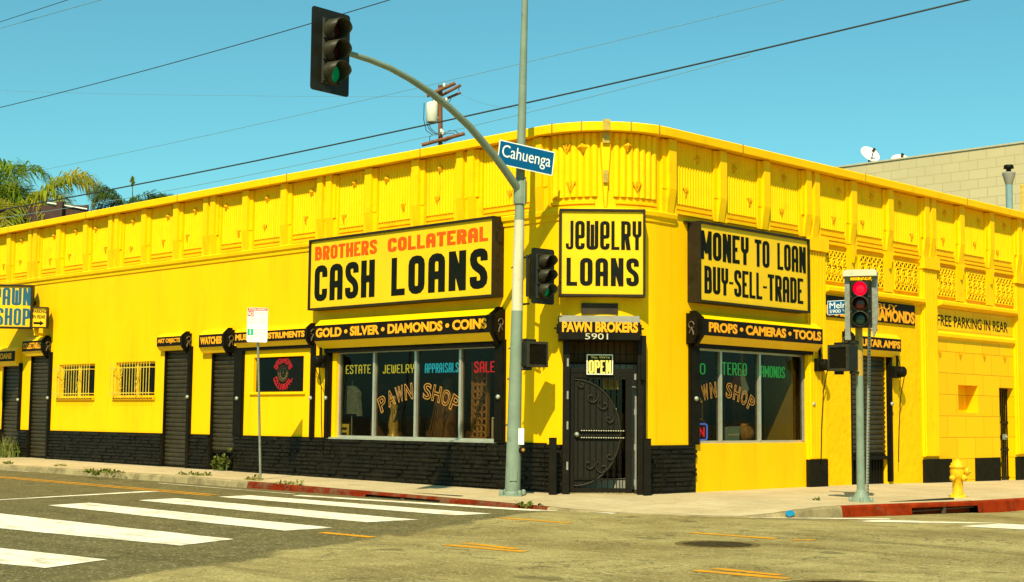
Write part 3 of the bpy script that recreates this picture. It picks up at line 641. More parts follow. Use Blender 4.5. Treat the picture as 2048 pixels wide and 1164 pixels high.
# a path along the fronts: (base point, outward normal)
def front(uL, uR, na=24):
    P = [(Vector((uL, 0, 0)), Vector((0, -1, 0)))]
    for i in range(na+1):
        a = i*math.pi/2/na; nn = Vector((math.sin(a), -math.cos(a), 0)); P.append((AC+nn*AR, nn))
    P.append((Vector((0, uR, 0)), Vector((1, 0, 0)))); return P
def sweep(path, prof, closed=True):
    mb = MB(); k = len(prof); vs = []
    for p, n in path: vs += [p+n*q[0]+Vector((0, 0, q[1])) for q in prof]
    for i in range(len(path)-1):
        for j in range(k if closed else k-1): mb.f.append([i*k+j, (i+1)*k+j, (i+1)*k+(j+1) % k, i*k+(j+1) % k])
    mb.v = vs
    if closed: mb.f.append(list(range(k))[::-1]); mb.f.append([(len(path)-1)*k+j for j in range(k)])
    return mb
sweep(front(UL, UR), [(-.35, 7.34), (0, 7.30), (.27, 7.275), (.30, 7.285), (.31, 7.44), (.28, 7.465), (-.35, 7.47)]).build('eave', M_yeltrim, shop)
M_seam = mat('dark_seam', (.30, .19, .01), .7, .2, 5)
# eave joints and the iron bracket at the corner
for fr, us in ((FL, [-30+4.95*i for i in range(6)]), (FR, [4.1, 9.1, 14.2, 19])):
    for u in us: ej = MB(fr); ej.box(u-.012, u+.012, 7.29, 7.47, .30, .3135); ej.build('eave_joint', M_seam, shop)
for a in (.18, .52, 1.05, 1.40): ej = MB(arcframe(a, AR)); ej.box(-.012, .012, 7.285, 7.475, .298, .316); ej.build('eave_joint', M_seam, shop)
br = MB(FD); br.box(-.07, .07, 7.28, 7.50, AR+.29, AR+.33); br.box(-.07, .07, 7.05, 7.28, AR+.12, AR+.16); br.box(-.05, .05, 6.25, 6.5, AR+.10, AR+.14); br.build('corner_bracket', mat('rusty_yellow_bracket', (.45, .30, .03), .6, .3, 10), shop)
# cornice ledge under the frieze
sweep(front(UL, 2.1), [(-.05, 5.50), (.03, 5.53), (.04, 5.60), (.08, 5.64), (.095, 5.72), (.085, 5.745), (-.05, 5.745)]).build('cornice', M_yeltrim, shop)
# frieze: ribbed panels between stepped pilasters
DBL_L = [-33.5, -28.6, -23.68, -18.75, -13.82, -8.88, -3.94]; DBL_R = [7.05, 12.5, 17.75]
def pil(fr, u, dbl, v0=5.74):
    mb = MB(fr); z = 7.29; vb = v0; v0 = v0+.50
    if dbl:
        for s in (-1, 1):
            mb.box(u+s*.17-.10, u+s*.17+.10, v0, z, -.02, .17); mb.box(u+s*.315-.05, u+s*.315+.05, v0, z-.03, -.02, .105); mb.box(u+s*.40-.035, u+s*.40+.035, v0, z-.03, -.02, .055)
        mb.box(u-.07, u+.07, v0, z-.03, -.02, .09)
    else:
        mb.box(u-.115, u+.115, v0, z-.02, -.02, .165); mb.box(u-.235, u-.115, v0, z-.03, -.02, .085); mb.box(u+.115, u+.235, v0, z-.03, -.02, .085)
    for a in ((-.17, .17) if dbl else (0,)): mb.uprism([(-.02, vb), (.085, vb), (.168, v0+.002), (-.02, v0+.002)], u+a-.112, u+a+.112)
    mb.box(u-(.44 if dbl else .24), u+(.44 if dbl else .24), vb, v0, -.02, .07)
    return mb.build('pilaster', M_yeltrim, shop)
def ribs(mb, u0, u1, v0, v1, pitch=.088, dep=.034, fr_of=None):
    k = max(1, round((u1-u0)/pitch)); p = (u1-u0)/k; prof = ((0, 0), (.14, .62), (.34, .96), (.5, 1.0), (.66, .96), (.86, .62), (1, 0))
    for i in range(k):
        vs = []
        for x, d in prof:
            u = u0+(i+x)*p; vs += [(u, v0, .004+d*dep), (u, v1, .004+d*dep)]
        if fr_of:
            q = []
            for (u, v, n) in vs:
                a = u/AR; nn = Vector((math.sin(a), -math.cos(a), 0)); z = AC+nn*(AR+n); q.append((z.x, z.y, v))
            vs = q
        m = len(prof); mb.add(vs, [(2*j, 2*j+2, 2*j+3, 2*j+1) for j in range(m-1)], True)
def leaf(mb, u, v, s=.13, n=.05):
    for sg in (-1, 1):
        mb.prism([(u, v-s), (u+sg*s*.75, v+s*.55), (u+sg*s*.5, v+s*.55), (u+sg*.006, v-s*.5)][::sg], .03, n)
    mb.prism([(u-.008, v-s*.2), (u+.008, v-s*.2), (u+.012, v+s*.6), (u-.012, v+s*.6)], .03, n+.012)
def diamond(mb, u, v, s=.12):
    o = [(u, v-s, .03), (u+s*.8, v, .03), (u, v+s, .03), (u-s*.8, v, .03)]
    c = (u, v, .13); mb.add(o+[c], [(0, 1, 4), (1, 2, 4), (2, 3, 4), (3, 0, 4)])
def panel(fr, u0, u1, three=False, k=0):
    mb = MB(fr); ribs(mb, u0, u1, 5.98 if not three else 6.02, 7.28); pn = mb.build('frieze_panel', M_yeltrim, shop)
    um = (u0+u1)/2; o = MB(fr); uu = um+(-.28, .0, .28, .1)[k % 4]; diamond(o, uu, 6.97+.03*(k % 2)); o.build('ornament', M_ornament, pn); o = MB(fr); leaf(o, um+(.3, -.1, .05, -.3)[k % 4], 6.22+.05*(k % 3), .12); o.build('ornament', M_ornament, pn)
    for q in range(3 if three else 2):
        r = MB(fr); v = 5.90-.105*q; r.uprism([(0, v-.03), (.05+.02*q, v-.035), (.055+.02*q, v+.03), (0, v+.04)], u0+.03, u1-.03); r.build('ledge', M_yeltrim, pn)
kk = 0
for i, d in enumerate(DBL_L):
    pil(FL, d, True); nx = DBL_L[i+1] if i+1 < len(DBL_L) else None
    if nx is not None:
        s1, s2 = d+1.65, d+3.30; pil(FL, s1, False); pil(FL, s2, False)
        for a, b in ((d+.43, s1-.235), (s1+.235, s2-.235), (s2+.235, nx-.43)): panel(FL, a, b, False, kk); kk += 1
    else:
        panel(FL, d+.43, -1.95, False, kk); kk += 1
pil(FL, -1.78, False); pil(FR, 1.86, False)
for a, b, t3, sg in ((2.1, 3.37, 0, 3.6), (3.84, 4.98, 0, 5.21), (5.45, 6.62, 0, None), (7.48, 8.60, 1, 8.83), (9.06, 10.30, 1, 10.53), (10.77, 12.07, 1, None), (12.93, 13.97, 1, 14.2), (14.43, 15.67, 1, 15.9), (16.13, 17.32, 1, None)):
    panel(FR, a, b, bool(t3), kk); kk += 1
    if sg: pil(FR, sg, False)
for d in DBL_R: pil(FR, d, True)
panel(FR, 18.2, 20.8, True, 1)
# the ribbed corner: two fields either side of a tapering keel
cr = MB(); Lc = AR*math.pi/2
ribs(cr, .10, Lc/2-.15, 5.98, 7.28, .135, .055, True); ribs(cr, Lc/2+.15, Lc-.10, 5.98, 7.28, .135, .055, True); pn = cr.build('frieze_panel', M_yeltrim, shop)
kl = MB(FD); kl.add([(-.14, 7.28, AR-.02), (.14, 7.28, AR-.02), (.035, 5.76, AR-.02), (-.035, 5.76, AR-.02), (-.11, 7.28, AR+.10), (.11, 7.28, AR+.10), (.02, 5.76, AR+.07), (-.02, 5.76, AR+.07)], [(4, 5, 6, 7)[::-1], (0, 4, 7, 3), (1, 2, 6, 5)[::-1], (0, 1, 5, 4)]); kl.build('keel', M_yeltrim, shop)
for a, v, kind in ((.30, 7.0, 'l'), (.50, 6.98, 'd'), (1.06, 7.02, 'd'), (1.18, 6.22, 'l'), (.36, 6.22, 'l')):
    cl = MB(arcframe(a, AR+.03)); (diamond if kind == 'd' else leaf)(cl, 0, v, .14); cl.build('ornament', M_ornament, pn)
arcp = [(AC+Vector((math.sin(a), -math.cos(a), 0))*AR, Vector((math.sin(a), -math.cos(a), 0))) for a in [i*math.pi/2/24 for i in range(25)]]
for seg in (arcp[1:11], arcp[14:24]):
    for q in range(2): sweep(seg, [(0, 5.87-.105*q-.03), (.06+.02*q, 5.87-.105*q-.035), (.065+.02*q, 5.87-.105*q+.03), (0, 5.87-.105*q+.04)]).build('ledge', M_yeltrim, pn)

# fluted pilasters of the right front, with black plinths
def fluted(u, w=.74):
    mb = MB(FR); mb.box(u-w/2, u+w/2, .64, 5.52, -.02, .07); k = 6; p = (w-.06)/k
    for i in range(k):
        a = u-w/2+.03+i*p; mb.uprism([(.069, .66), (.069, 5.46)], a, a+p) if 0 else mb.box(a+.018, a+p-.018, .66, 5.40, .07, .105)
    mb.box(u-w/2-.03, u+w/2+.03, 5.44, 5.74, -.02, .16)
    mb.build('fluted_pilaster', M_yeltrim, shop)
for u in (7.29, 12.55, 17.72): fluted(u)
for a, b, zb in ((6.9, 7.68, -.3), (12.17, 13.55, -.3), (14.95, 16.40, -.3), (17.30, 20.9, -.3)):
    pb = MB(FR); pb.box(a, b, zb, .635 if b < 8 else .57, -.02, .085 if b < 8 or a < 13 else .02); pb.build('black_plinth', M_blackmat, shop)
# pierced grilles over the right bays
def grille(u0, u1, v0=4.80, v1=5.52):
    b = MB(FR); b.box(u0, u1, v0, v1, .003, .010); g = b.build('grille', mat('grille_backing', (.30, .185, .012), .8, .2, 5) if 'grille_backing' not in MATS else MATS['grille_backing'], shop)
    m = MB(FR); n0, n1 = .012, .05; H = v1-v0
    def bar(a, c, r=.017): m.tube([(a[0], a[1], n1-.01), (c[0], c[1], n1-.01)], r, 5, False)
    for v in (v0, v0+H*.21, v0+H*.80, v1): m.box(u0, u1, v-.014, v+.014, n0, n1)
    for u in (u0, u1): m.box(u-.014, u+.014, v0, v1, n0, n1)
    k = 6; p = (u1-u0)/k
    for va, vb in ((v0, v0+H*.21), (v0+H*.80, v1)):
        for i in range(k): bar((u0+i*p, va), (u0+(i+.5)*p, vb)); bar((u0+(i+.5)*p, vb), (u0+(i+1)*p, va))
    vm0, vm1 = v0+H*.21, v0+H*.80; c = 4; q = (u1-u0)/c
    for i in range(c):
        cu_ = u0+(i+.5)*q
        for cv, rr in ((vm1-q*.45, q*.40), (vm0+q*.42, q*.36)):
            m.tube([(cu_+rr*math.cos(t)*.9, cv+rr*math.sin(t), n1-.01) for t in [j*math.pi/6 for j in range(13)]], .019, 5, False)
            m.tube([(cu_+rr*.45*math.cos(t)+.02, cv+rr*.45*math.sin(t)-.01, n1-.01) for t in [j*math.pi/4 for j in range(7)]], .016, 5, False)
        bar((u0+i*q, vm0), (u0+i*q+q*.3, vm1), .014); bar((u0+i*q+q*.1, vm1), (u0+i*q, (vm0+vm1)/2), .013)
    m.build('tracery', M_yeltrim, g)
for a, b in ((7.72, 8.66), (9.20, 10.36), (10.86, 12.02), (13.03, 13.99), (14.62, 15.68), (16.26, 17.36)): grille(a, b)
for u in (8.83, 10.53, 14.2, 15.9):
    bx = MB(FR); bx.box(u-.2, u+.2, 4.72, 5.72, -.02, .06); bx.prism([(u-.14, 5.72), (u, 5.30), (u+.14, 5.72)][::-1], .06, .14); bx.build('grille_pier', M_yeltrim, shop)
for a, b, z, d in ((7.68, 12.18, 4.50, .17), (12.95, 17.34, 4.50, .20), (12.95, 17.30, 3.68, .08)):
    ld_ = MB(FR); ld_.uprism([(0, z), (d, z+.06), (d, z+.14), (.02, z+.20), (0, z+.20)], a, b); ld_.build('ledge', M_yeltrim, shop)
for u in (13.1, 14.2, 15.55, 16.75): vv = MB(FR); leaf(vv, u, 3.32, .10, .045); vv.build('ornament', M_ornament, shop)
fp = MB(FR); text(fp, 'FREE PARKING IN REAR', 13.04, 17.0, 4.02, 4.31, .004, .004); fp.build('painted_lettering', M_sgnblk, shop)
# ------------------------------------------------------------------ black split-stone base
bs = MB()
def stones(fr, u0, u1, n0, v1=1.0, rows=12, zb=-.12):
    h = (v1-zb)/rows; bs.fr = fr; bs.box(u0, u1, zb, v1-.005, n0-.01, n0+.024)
    for r in range(rows):
        u = u0-rnd.uniform(0, .3)
        while u < u1:
            L = rnd.uniform(.22, .62); a, b = max(u, u0)+.004, min(u+L, u1)-.004; u += L
            if b-a < .03: continue
            v = zb+r*h; d = n0+.055+rnd.uniform(-.022, .022); t = rnd.uniform(-.012, .012); c = .012
            bs.fr = fr
            bs.add([(a, v+.005, n0), (b, v+.005, n0), (b, v+h-.005, n0), (a, v+h-.005, n0), (a+c, v+.005+c, d+t), (b-c, v+.005+c, d-t), (b-c, v+h-.005-c, d-t-.006), (a+c, v+h-.005-c, d+t-.006)],
                   [(4, 5, 6, 7), (0, 1, 5, 4), (1, 2, 6, 5), (2, 3, 7, 6), (3, 0, 4, 7)])
edges = [UL, -25.6, -24.42, -23.75, -22.5, -16.02, -14.78, -13.72, -12.6, AC.x]
for a, b in zip(edges[::2], edges[1::2]): stones(FL, a, b, 0)
def arcstones(a0, a1):
    k = 3
    for i in range(k):
        m = a0+(a1-a0)*(i+.5)/k; hw = AR*math.sin((a1-a0)/k/2)+.012; stones(arcframe(m, AR-.012), -hw, hw, 0)
arcstones(0, math.pi/4-DA); arcstones(math.pi/4+DA, math.pi/2)
stones(FR, AC.y, 2.78, 0, 1.0)
bs.build('stone_base', M_block, shop)
cap = MB(FL)
for a, b in zip(edges[::2], edges[1::2]): cap.box(a, b, .985, 1.02, -.02, .045)
cap.build('base_ledge', M_blackmat, shop)

# ------------------------------------------------------------------ display windows
def window(fr, u0, u1, v0, v1, mull, n=-.13, jamb=None):
    f = MB(fr); b = .055
    f.box(u0, u1, v0, v0+b, n-.06, n+.03); f.box(u0, u1, v1-b, v1, n-.06, n+.03); f.box(u0, u0+b, v0+b, v1-b, n-.06, n+.028); f.box(u1-b, u1, v0+b, v1-b, n-.06, n+.028)
    for m in mull: f.box(m-.035, m+.035, v0+b, v1-b, n-.06, n+.04)
    w_ = f.build('display_window', M_alu, shop)
    g = MB(fr); g.quad((u0+.01, v0+.01, n-.02), (u1-.01, v0+.01, n-.02), (u1-.01, v1-.01, n-.02), (u0+.01, v1-.01, n-.02)); g.build('pane', M_glass, w_)
    return w_
WL_ = window(FL, -8.52, -3.04, 1.02, 3.05, (-7.20, -5.75, -4.29))
WR_ = window(FR, 2.86, 7.02, 1.02, 3.03, (3.82, 5.25))
sl = MB(FL); sl.box(-8.76, -3.0, .99, 1.03, -.2, .05); sl.build('sill', M_alu, WL_)
jm = MB(FL); jm.box(-8.75, -8.52, 1.03, 3.05, -.17, -.04); jm.build('jamb', M_yel, WL_)
jm = MB(FR); jm.box(6.55, 6.62, 1.05, 3.0, -.9, -.16); jm.build('inner_panel', mat('ochre_panel', (.30, .22, .02), .7, .1, 3), WR_)
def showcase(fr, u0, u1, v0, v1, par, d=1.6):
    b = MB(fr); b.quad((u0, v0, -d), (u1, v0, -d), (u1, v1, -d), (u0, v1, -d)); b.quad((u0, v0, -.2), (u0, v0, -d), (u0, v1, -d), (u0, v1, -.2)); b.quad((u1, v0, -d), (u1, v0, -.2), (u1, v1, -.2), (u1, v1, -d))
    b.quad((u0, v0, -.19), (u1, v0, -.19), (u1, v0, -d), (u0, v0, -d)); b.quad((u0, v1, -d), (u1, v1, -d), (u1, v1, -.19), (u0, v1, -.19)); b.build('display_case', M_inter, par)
    c = MB(fr)
    u = u0+.1
    while u < u1-.3:
        wd = rnd.uniform(.18, .6); hh = rnd.uniform(.5, 1.7); c.box(u, u+wd, v0+rnd.uniform(0, .1), min(v0+hh, v1-.1), -d+.01, -d+.1+rnd.uniform(0, .3)); u += wd+rnd.uniform(.02, .35)
    c.build('shelving', M_interb, par)
showcase(FL, -8.74, -3.05, 1.0, 3.1, WL_); showcase(FR, 2.87, 7.01, 1.0, 3.1, WR_)
for pt in ((0, 4), (5, 9)): pw = MB(FL); arctext(pw, 'PAWN SHOP', PL(836, 790, -.14)[0], PL(836, 771, -.14)[1]-.30, 1.26, .34, .37, -.135, .98, pt); pw.build('window_lettering', M_norg, WL_)
cu0 = PR(1441, 780, -.14); cu0 = cu0
for pt in ((0, 4), (5, 9)): pw = MB(FR); arctext(pw, 'PAWN SHOP', cu0[0]+.02, cu0[1]-.16, 1.12, .33, .34, -.135, .9, pt); pw.build('window_lettering', M_norg, WR_)
# barred windows
def barred(u0, u1):
    f = MB(FL); n = -.10; v0, v1 = 2.0, 3.0
    um = (u0+u1)/2
    for a, b in ((u0, u0+.06), (um-.05, um+.05), (u1-.06, u1)): f.box(a, b, v0, v1, n-.05, n+.02)
    f.box(u0, u1, v0, v0+.06, n-.05, n+.018); f.box(u0, u1, v1-.06, v1, n-.05, n+.018); w_ = f.build('barred_window', M_yeltrim, shop)
    g = MB(FL); g.quad((u0, v0, n-.02), (u1, v0, n-.02), (u1, v1, n-.02), (u0, v1, n-.02)); g.build('pane', M_glassd, w_)
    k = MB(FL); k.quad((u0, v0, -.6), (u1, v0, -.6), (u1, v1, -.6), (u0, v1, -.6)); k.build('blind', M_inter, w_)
    s = MB(FL); s.box(u0-.05, u1+.05, v0-.07, v0, -.02, .05); s.build('sill', M_ornament, w_)
    b = MB(FL); N = 15; nb = .17
    mbar = [(v0+.12), (v1-.17)]
    for i in range(N):
        u = u0+.02+(u1-u0-.04)*i/(N-1); b.tube([(u, v0-.03, nb), (u, v1-.02, nb)], .011, 5)
    for v in mbar: b.box(u0-.04, u1+.04, v-.015, v+.015, nb-.008, nb+.008)
    for c in (.28, .72):
        cu_ = u0+(u1-u0)*c
        for j, sg in ((0, 1), (1, -1), (2, 1)):
            cv = v0+.30+.17*j; b.tube([(cu_+sg*(.02+.07*t*math.cos(5*t)), cv+.07*t*math.sin(5*t), nb+.015) for t in [q*.1 for q in range(1, 13)]], .010, 5)
        b.tube([(cu_-.12, v0+.2, nb+.015), (cu_+.12, v1-.2, nb+.015)], .010, 5)
    for u in (u0, um, u1):
        for v in mbar: b.box(u-.012, u+.012, v-.012, v+.012, -.02, nb)
    b.build('window_bars', mat('bar_paint', (.62, .44, .03), .5, .2, 9) if 'bar_paint' not in MATS else MATS['bar_paint'], w_)
barred(-21.93, -19.8); barred(-18.62, -16.5)
# small dark window with the round neon clock
f = MB(FL); f.box(-11.83, -9.75, 2.11, 2.15, -.17, -.09); f.box(-11.83, -11.79, 2.15, 2.98, -.17, -.09); f.box(-9.79, -9.75, 2.15, 2.98, -.17, -.09); f.box(-11.79, -9.79, 2.94, 2.98, -.17, -.09)
w_ = f.build('small_window', M_blackmat, shop)
g = MB(FL); g.quad((-11.8, 2.13, -.10), (-9.78, 2.13, -.10), (-9.78, 2.96, -.10), (-11.8, 2.96, -.10)); g.build('pane', M_glass, w_)
g = MB(FL); g.quad((-11.85, 2.05, -.7), (-9.7, 2.05, -.7), (-9.7, 3.05, -.7), (-11.85, 3.05, -.7)); g.build('blind', mat('window_screen_grey', (.075, .065, .03), .8, .3, 4), w_)
g = MB(FL); g.box(-11.95, -9.65, 2.05, 2.11, -.02, .05); g.build('sill', M_yeltrim, w_)
# doorway in the right-hand bay: iron gate
gd = MB(FR); gd.quad((16.4, -.3, -.54), (17.3, -.3, -.54), (17.3, 2.5, -.54), (16.4, 2.5, -.54)); gd.box(16.42, 16.50, -.1, 2.47, -.3, -.12); gd.build('side_door', M_black, shop)
gt = MB(FR)
for i in range(7): gt.box(16.53+i*.115, 16.555+i*.115, -.08, 2.44, -.20, -.17)
for v in (-.02, .75, 1.5, 2.40): gt.box(16.5, 17.28, v, v+.05, -.205, -.165)
gt.build('gate', M_iron, bpy.data.objects['side_door']); kb = MB(FR); kb.box(16.92, 17.08, 1.05, 1.2, -.17, -.12); kb.lathe([(0, 0), (.04, .01), (.045, .05), (0, .07)], (17.0, 1.12, -.13), (0, 0, 1), 10); kb.build('handle', M_steel, bpy.data.objects['side_door'])
# ------------------------------------------------------------------ corner entrance with its security gate
def du(px, py, n): return PD(px, py, n)
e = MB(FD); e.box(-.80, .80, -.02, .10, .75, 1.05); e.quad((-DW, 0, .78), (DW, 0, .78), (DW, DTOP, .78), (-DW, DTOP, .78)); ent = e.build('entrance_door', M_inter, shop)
e = MB(FD); e.box(-.80, -.70, .02, 2.5, .95, 1.03); e.box(.52, .72, .02, 2.5, .95, 1.03); e.box(-.70, .52, .1, .32, .95, 1.03); e.box(-.70, .52, 2.32, 2.5, .95, 1.03); e.box(-DW, DW, 2.50, 2.62, .93, 1.05); e.build('door_leaf', M_greyp, ent)
e = MB(FD); e.quad((-.70, .3, .985), (.52, .3, .985), (.52, 2.35, .985), (-.70, 2.35, .985)); e.build('pane', M_glassd, ent)
e = MB(FD); e.box(-.78, .78, 2.66, 3.12, .9, .95); e.build('transom_panel', mat('transom_brown', (.15, .075, .015), .7, .15, 3), ent)
e = MB(FD); e.box(-.75, .6, -.03, .045, 1.0, 1.5); e.build('threshold', M_conc, ent)
gate = MB(FD); n0 = 1.40
for a, b in ((-.83, -.70), (.66, .83)): gate.box(a, b, -.02, DTOP, n0-.05, n0+.20)
gate.box(-.70, .66, 2.44, 2.52, n0-.03, n0+.06); gate.box(-.70, .66, 3.06, DTOP, n0-.03, n0+.12)
for a, b in ((-.69, -.60), (.44, .56)): gate.box(a, b, .06, 2.43, n0, n0+.05)
for v0_, v1_ in ((.06, .14), (2.34, 2.43), (.30, .33)): gate.box(-.60, .44, v0_, v1_, n0+.002, n0+.048)
for i in range(9): u = -.52+i*.12; gate.tube([(u, -.02, n0+.025), (u, 3.08, n0+.025)], .011, 5)
for u in (-.60, .60): gate.tube([(u, 2.45, n0+.02), (u, 3.08, n0+.02)], .011, 5)
gate.box(-.7, .66, 2.80, 2.82, n0, n0+.03)
gt = gate.build('security_gate', M_iron, ent)
am = MB(FD)   # the big half-round of sheet steel with scrolls
pts = [(-.59, .16)]+[(-.59+.92*math.sin(t), 1.24-1.06*math.cos(t)) for t in [i*math.pi/18 for i in range(19)]]
am.prism(pts, n0+.004, n0+.012); am.build('half_round_plate', mat('perforated_plate', (.010, .009, .004), .6, .3, 30, .4, 90, spec=.15), gt)
sc = MB(FD); sc.tube([(p[0], p[1], n0+.03) for p in pts[1:]], .013, 6)
for (cu_, cv, s, sg) in ((-.25, 1.95, .15, 1), (.0, 1.80, .13, -1), (.10, 1.52, .11, 1), (-.30, .62, .14, 1), (-.02, .55, .15, -1), (.12, .78, .11, 1), (-.45, 2.2, .08, -1)):
    sc.tube([(cu_+sg*s*t*math.cos(7*t), cv+s*t*math.sin(7*t), n0+.05) for t in [q*.06 for q in range(2, 18)]], .012, 5)
sc.build('scrollwork', mat('iron_scroll', (.03, .025, .012), .5, .3, 8, spec=.2), gt)
for v in (1.27, 1.13):
    pbm = MB(FD)
    for i in range(18): pbm.box(-.46+i*.049, -.46+i*.049+.026, v+.002, v+.018, n0+.06, n0+.07)
    pbm.build('push_bar', M_cream, gt)
    pbm = MB(FD); pbm.box(-.5, .42, v-.01, v+.032, n0+.045, n0+.06); pbm.build('push_bar_backing', M_black, gt)
kb = MB(FD); kb.lathe([(0, 0), (.045, 0), (.05, .03), (.035, .06), (0, .075)], (-.545, 1.20, n0+.05), (0, 0, 1), 12); kb.build('door_knob', M_steel, gt)
for v in (.2, .9, 1.6, 2.3): gb = MB(FD); gb.box(.60, .64, v, v+.12, n0+.06, n0+.09); gb.build('hinge', M_greyp, gt)
for v in (.5, 1.3, 1.9, 2.55): gb = MB(FD); gb.box(-.755, -.72, v, v+.16, n0+.2, n0+.215); gb.build('hinge', M_greyp, gt)

# ================================================================== rolling shutters and their lettered housings
def housing(t, fr, u0, u1, zt, zb, d, words, capside, tb=None, tw=None, capw=.30):
    """octagonal shutter box: yellow slopes above and below a black lettered band, a big black end plate"""
    h = zt-zb; va, vb = zt-h*.22, zb+h*.27
    m = MB(fr); m.uprism([(0, zb), (d*.55, zb), (d, vb), (d, va), (d*.45, zt), (0, zt)], u0, u1); hs = m.build('housing', M_yelhouse, t)
    s = MB(fr); s.box(u0+.01, u1-.01, vb-.01, va+.01, d+.001, d+.012); bd = s.build('sign_band', M_band, t)
    l = MB(fr); hh = va-vb; text(l, words, *(tw or (u0+.10, u1-.12)), vb+hh*.20, va-hh*.16, d+.012, .044 if ((tw[1]-tw[0])/(va-vb)/len(words)) > .44 else .026, .006); l.build('lettering', M_let, bd)
    if capside:
        a, b = (u1, u1+.05) if capside > 0 else (u0-.05, u0)
        e = MB(fr); g = .06; e.uprism([(0, zb-g-.05), (d*.6, zb-g), (d+g*.7, vb-.03), (d+g*.7, va+.03), (d*.5, zt+g*.6), (0, zt+g*.6)], a, b)
        o = capw; c = (b if capside > 0 else a)
        e.uprism([(0, zb-.02), (d*.55, zb), (d-.02, vb), (d-.02, va), (d*.42, zt-.02), (0, zt-.02)], *((b, b+o) if capside > 0 else (a-o, a))); e.build('end_cap', M_black, t)
        # gear and lever on the face of the cap
        cu_ = (b+o) if capside > 0 else (a-o); cv = (zt+zb)/2
        k = MB(fr); sd = capside*.015; k.tube([(cu_+sd, cv+.05+.07*math.sin(q), d*.5+.07*math.cos(q)) for q in [i*math.pi/5 for i in range(10)]], .016, 6); k.tube([(cu_+sd, cv, d*.5), (cu_+sd*2, cv-.10, d*.5+.06), (cu_+sd*2, cv-.16, d*.5+.07)], .018, 6); k.tube([(cu_+sd, cv, d*.5), (cu_+sd, cv-.12, d*.5-.05)], .016, 6)
        k.build('gear', M_rust, t)
    return hs
def curtain(t, fr, u0, u1, v0, v1, n=-.09, p=.115):
    m = MB(fr); k = int((v1-v0)/p); p = (v1-v0)/k
    prof = []
    for i in range(k):
        z = v0+i*p; prof += [(n, z), (n+.018, z+p*.12), (n+.040, z+p*.55), (n+.030, z+p*.86), (n, z+p*.93)]
    prof.append((n, v1)); vs = []
    for q in prof: vs += [(u0, q[1], q[0]), (u1, q[1], q[0])]
    m.add(vs, [(2*i, 2*i+1, 2*i+3, 2*i+2) for i in range(len(prof)-1)]); m.build('curtain', M_slat, t)
    b = MB(fr); b.box(u0+.02, u1-.02, v0-.05, v0, n-.02, n+.05); b.build('bottom_bar', M_black, t)
    b = MB(fr); b.box(u0+.001, u0+.05, v0-.6, v1, -.175, .012); b.build('guide_rail', M_black, t)
def rails(t, fr, pairs):
    for (u0, u1, v0, v1) in pairs:
        m = MB(fr); m.box(u0, u1, v0, v1, -.02, .07); m.box(u0+.02, u1-.02, v0+.05, v1, .07, .085); r = m.build('guide_rail', M_black, t)
        k = MB(fr); k.lathe([(.05, 0), (.05, .03), (.03, .05), (0, .055)], ((u0+u1)/2, v0+.95 if v0 > .9 else v0+1.9, .085), (0, 0, 1), 10); k.build('lock', M_steel, r)
def motor(t, fr, u, v):
    m = MB(fr); m.lathe([(0, -.13), (.11, -.13), (.135, -.10), (.135, .10), (.11, .13), (0, .13)], (u, v+.02, .24), (0, .0, 1.0), 12); m.bbox(u-.15, u+.13, v-.13, v+.16, .0, .22, .03); m.box(u-.03, u+.03, v+.16, v+.42, .15, .19)
    m.build('motor', M_black, t)
    c = MB(fr); c.tube([(u+.1, v-.1, .3), (u+.08, v-.6, .2), (u+.06, v-1.35, .16), (u+.08, v-2.2, .12)], .012, 5); c.tube([(u-.2, v+.4, .3), (u-.15, v+.1, .35), (u+.05, v-.45, .2)], .009, 5); c.build('chain', M_black, t)
def shutter(fr, u, z0, label, **k): return thing('rolling_shutter', W(fr, u, z0, 0), label, 'rolling shutter', 'rolling shutters of the shop fronts')
# left front
t = shutter(FL, -25.0, .15, 'black roll down shutter at the left edge of the photo, its housing reading LOANS')
housing(t, FL, -26.9, -24.4, 3.60, 3.02, .22, 'LOANS', 0, tw=(-25.55, -24.62)); curtain(t, FL, -25.6, -24.42, .22, 3.2); rails(t, FL, [(-24.42, -24.3, 1.0, 3.1)])
t = shutter(FL, -23.1, .15, 'black roll down shutter with the COLLECTABLES housing')
housing(t, FL, -23.98, -22.66, 3.88, 3.30, .20, 'COLLECTABLES', 1, tw=(-23.9, -22.75), capw=.10); curtain(t, FL, -23.75, -22.5, .20, 3.45); rails(t, FL, [(-22.50, -22.36, .1, 3.4)])
t = shutter(FL, -15.4, .14, 'black roll down shutter with the ART OBJECTS housing')
housing(t, FL, -16.12, -14.86, 3.72, 3.26, .20, 'ART OBJECTS', 1, capw=.10, tw=(-16.06, -14.95)); curtain(t, FL, -16.02, -14.78, .16, 3.4); rails(t, FL, [(-14.78, -14.62, .1, 3.35)])
t = shutter(FL, -13.1, .13, 'black roll down shutter with the WATCHES housing, weeds at its foot')
housing(t, FL, -14.02, -12.86, 3.74, 3.14, .22, 'WATCHES', 1, capw=.10, tw=(-13.94, -12.95)); curtain(t, FL, -13.72, -12.6, .60, 3.3); rails(t, FL, [(-12.60, -12.22, 1.0, 3.3)])
m = MB(FL); m.box(-13.72, -12.6, .05, .54, -.15, -.12); [m.box(-13.68+i*.13, -13.62+i*.13, .05, .54, -.12, -.095) for i in range(9)]; m.build('kick_plate', M_black, t)
t = shutter(FL, -10.7, 3.3, 'raised shutter housing lettered MUSICAL INSTRUMENTS over the small dark window')
housing(t, FL, -12.42, -9.38, 3.72, 3.24, .20, 'MUSICAL INSTRUMENTS', 1, tw=(-12.36, -9.46), capw=.06); rails(t, FL, [(-9.40, -9.26, 1.0, 3.25)])
m = MB(FL); m.box(-12.3, -9.4, 3.16, 3.24, -.02, .08); m.build('bottom_bar', M_black, t)
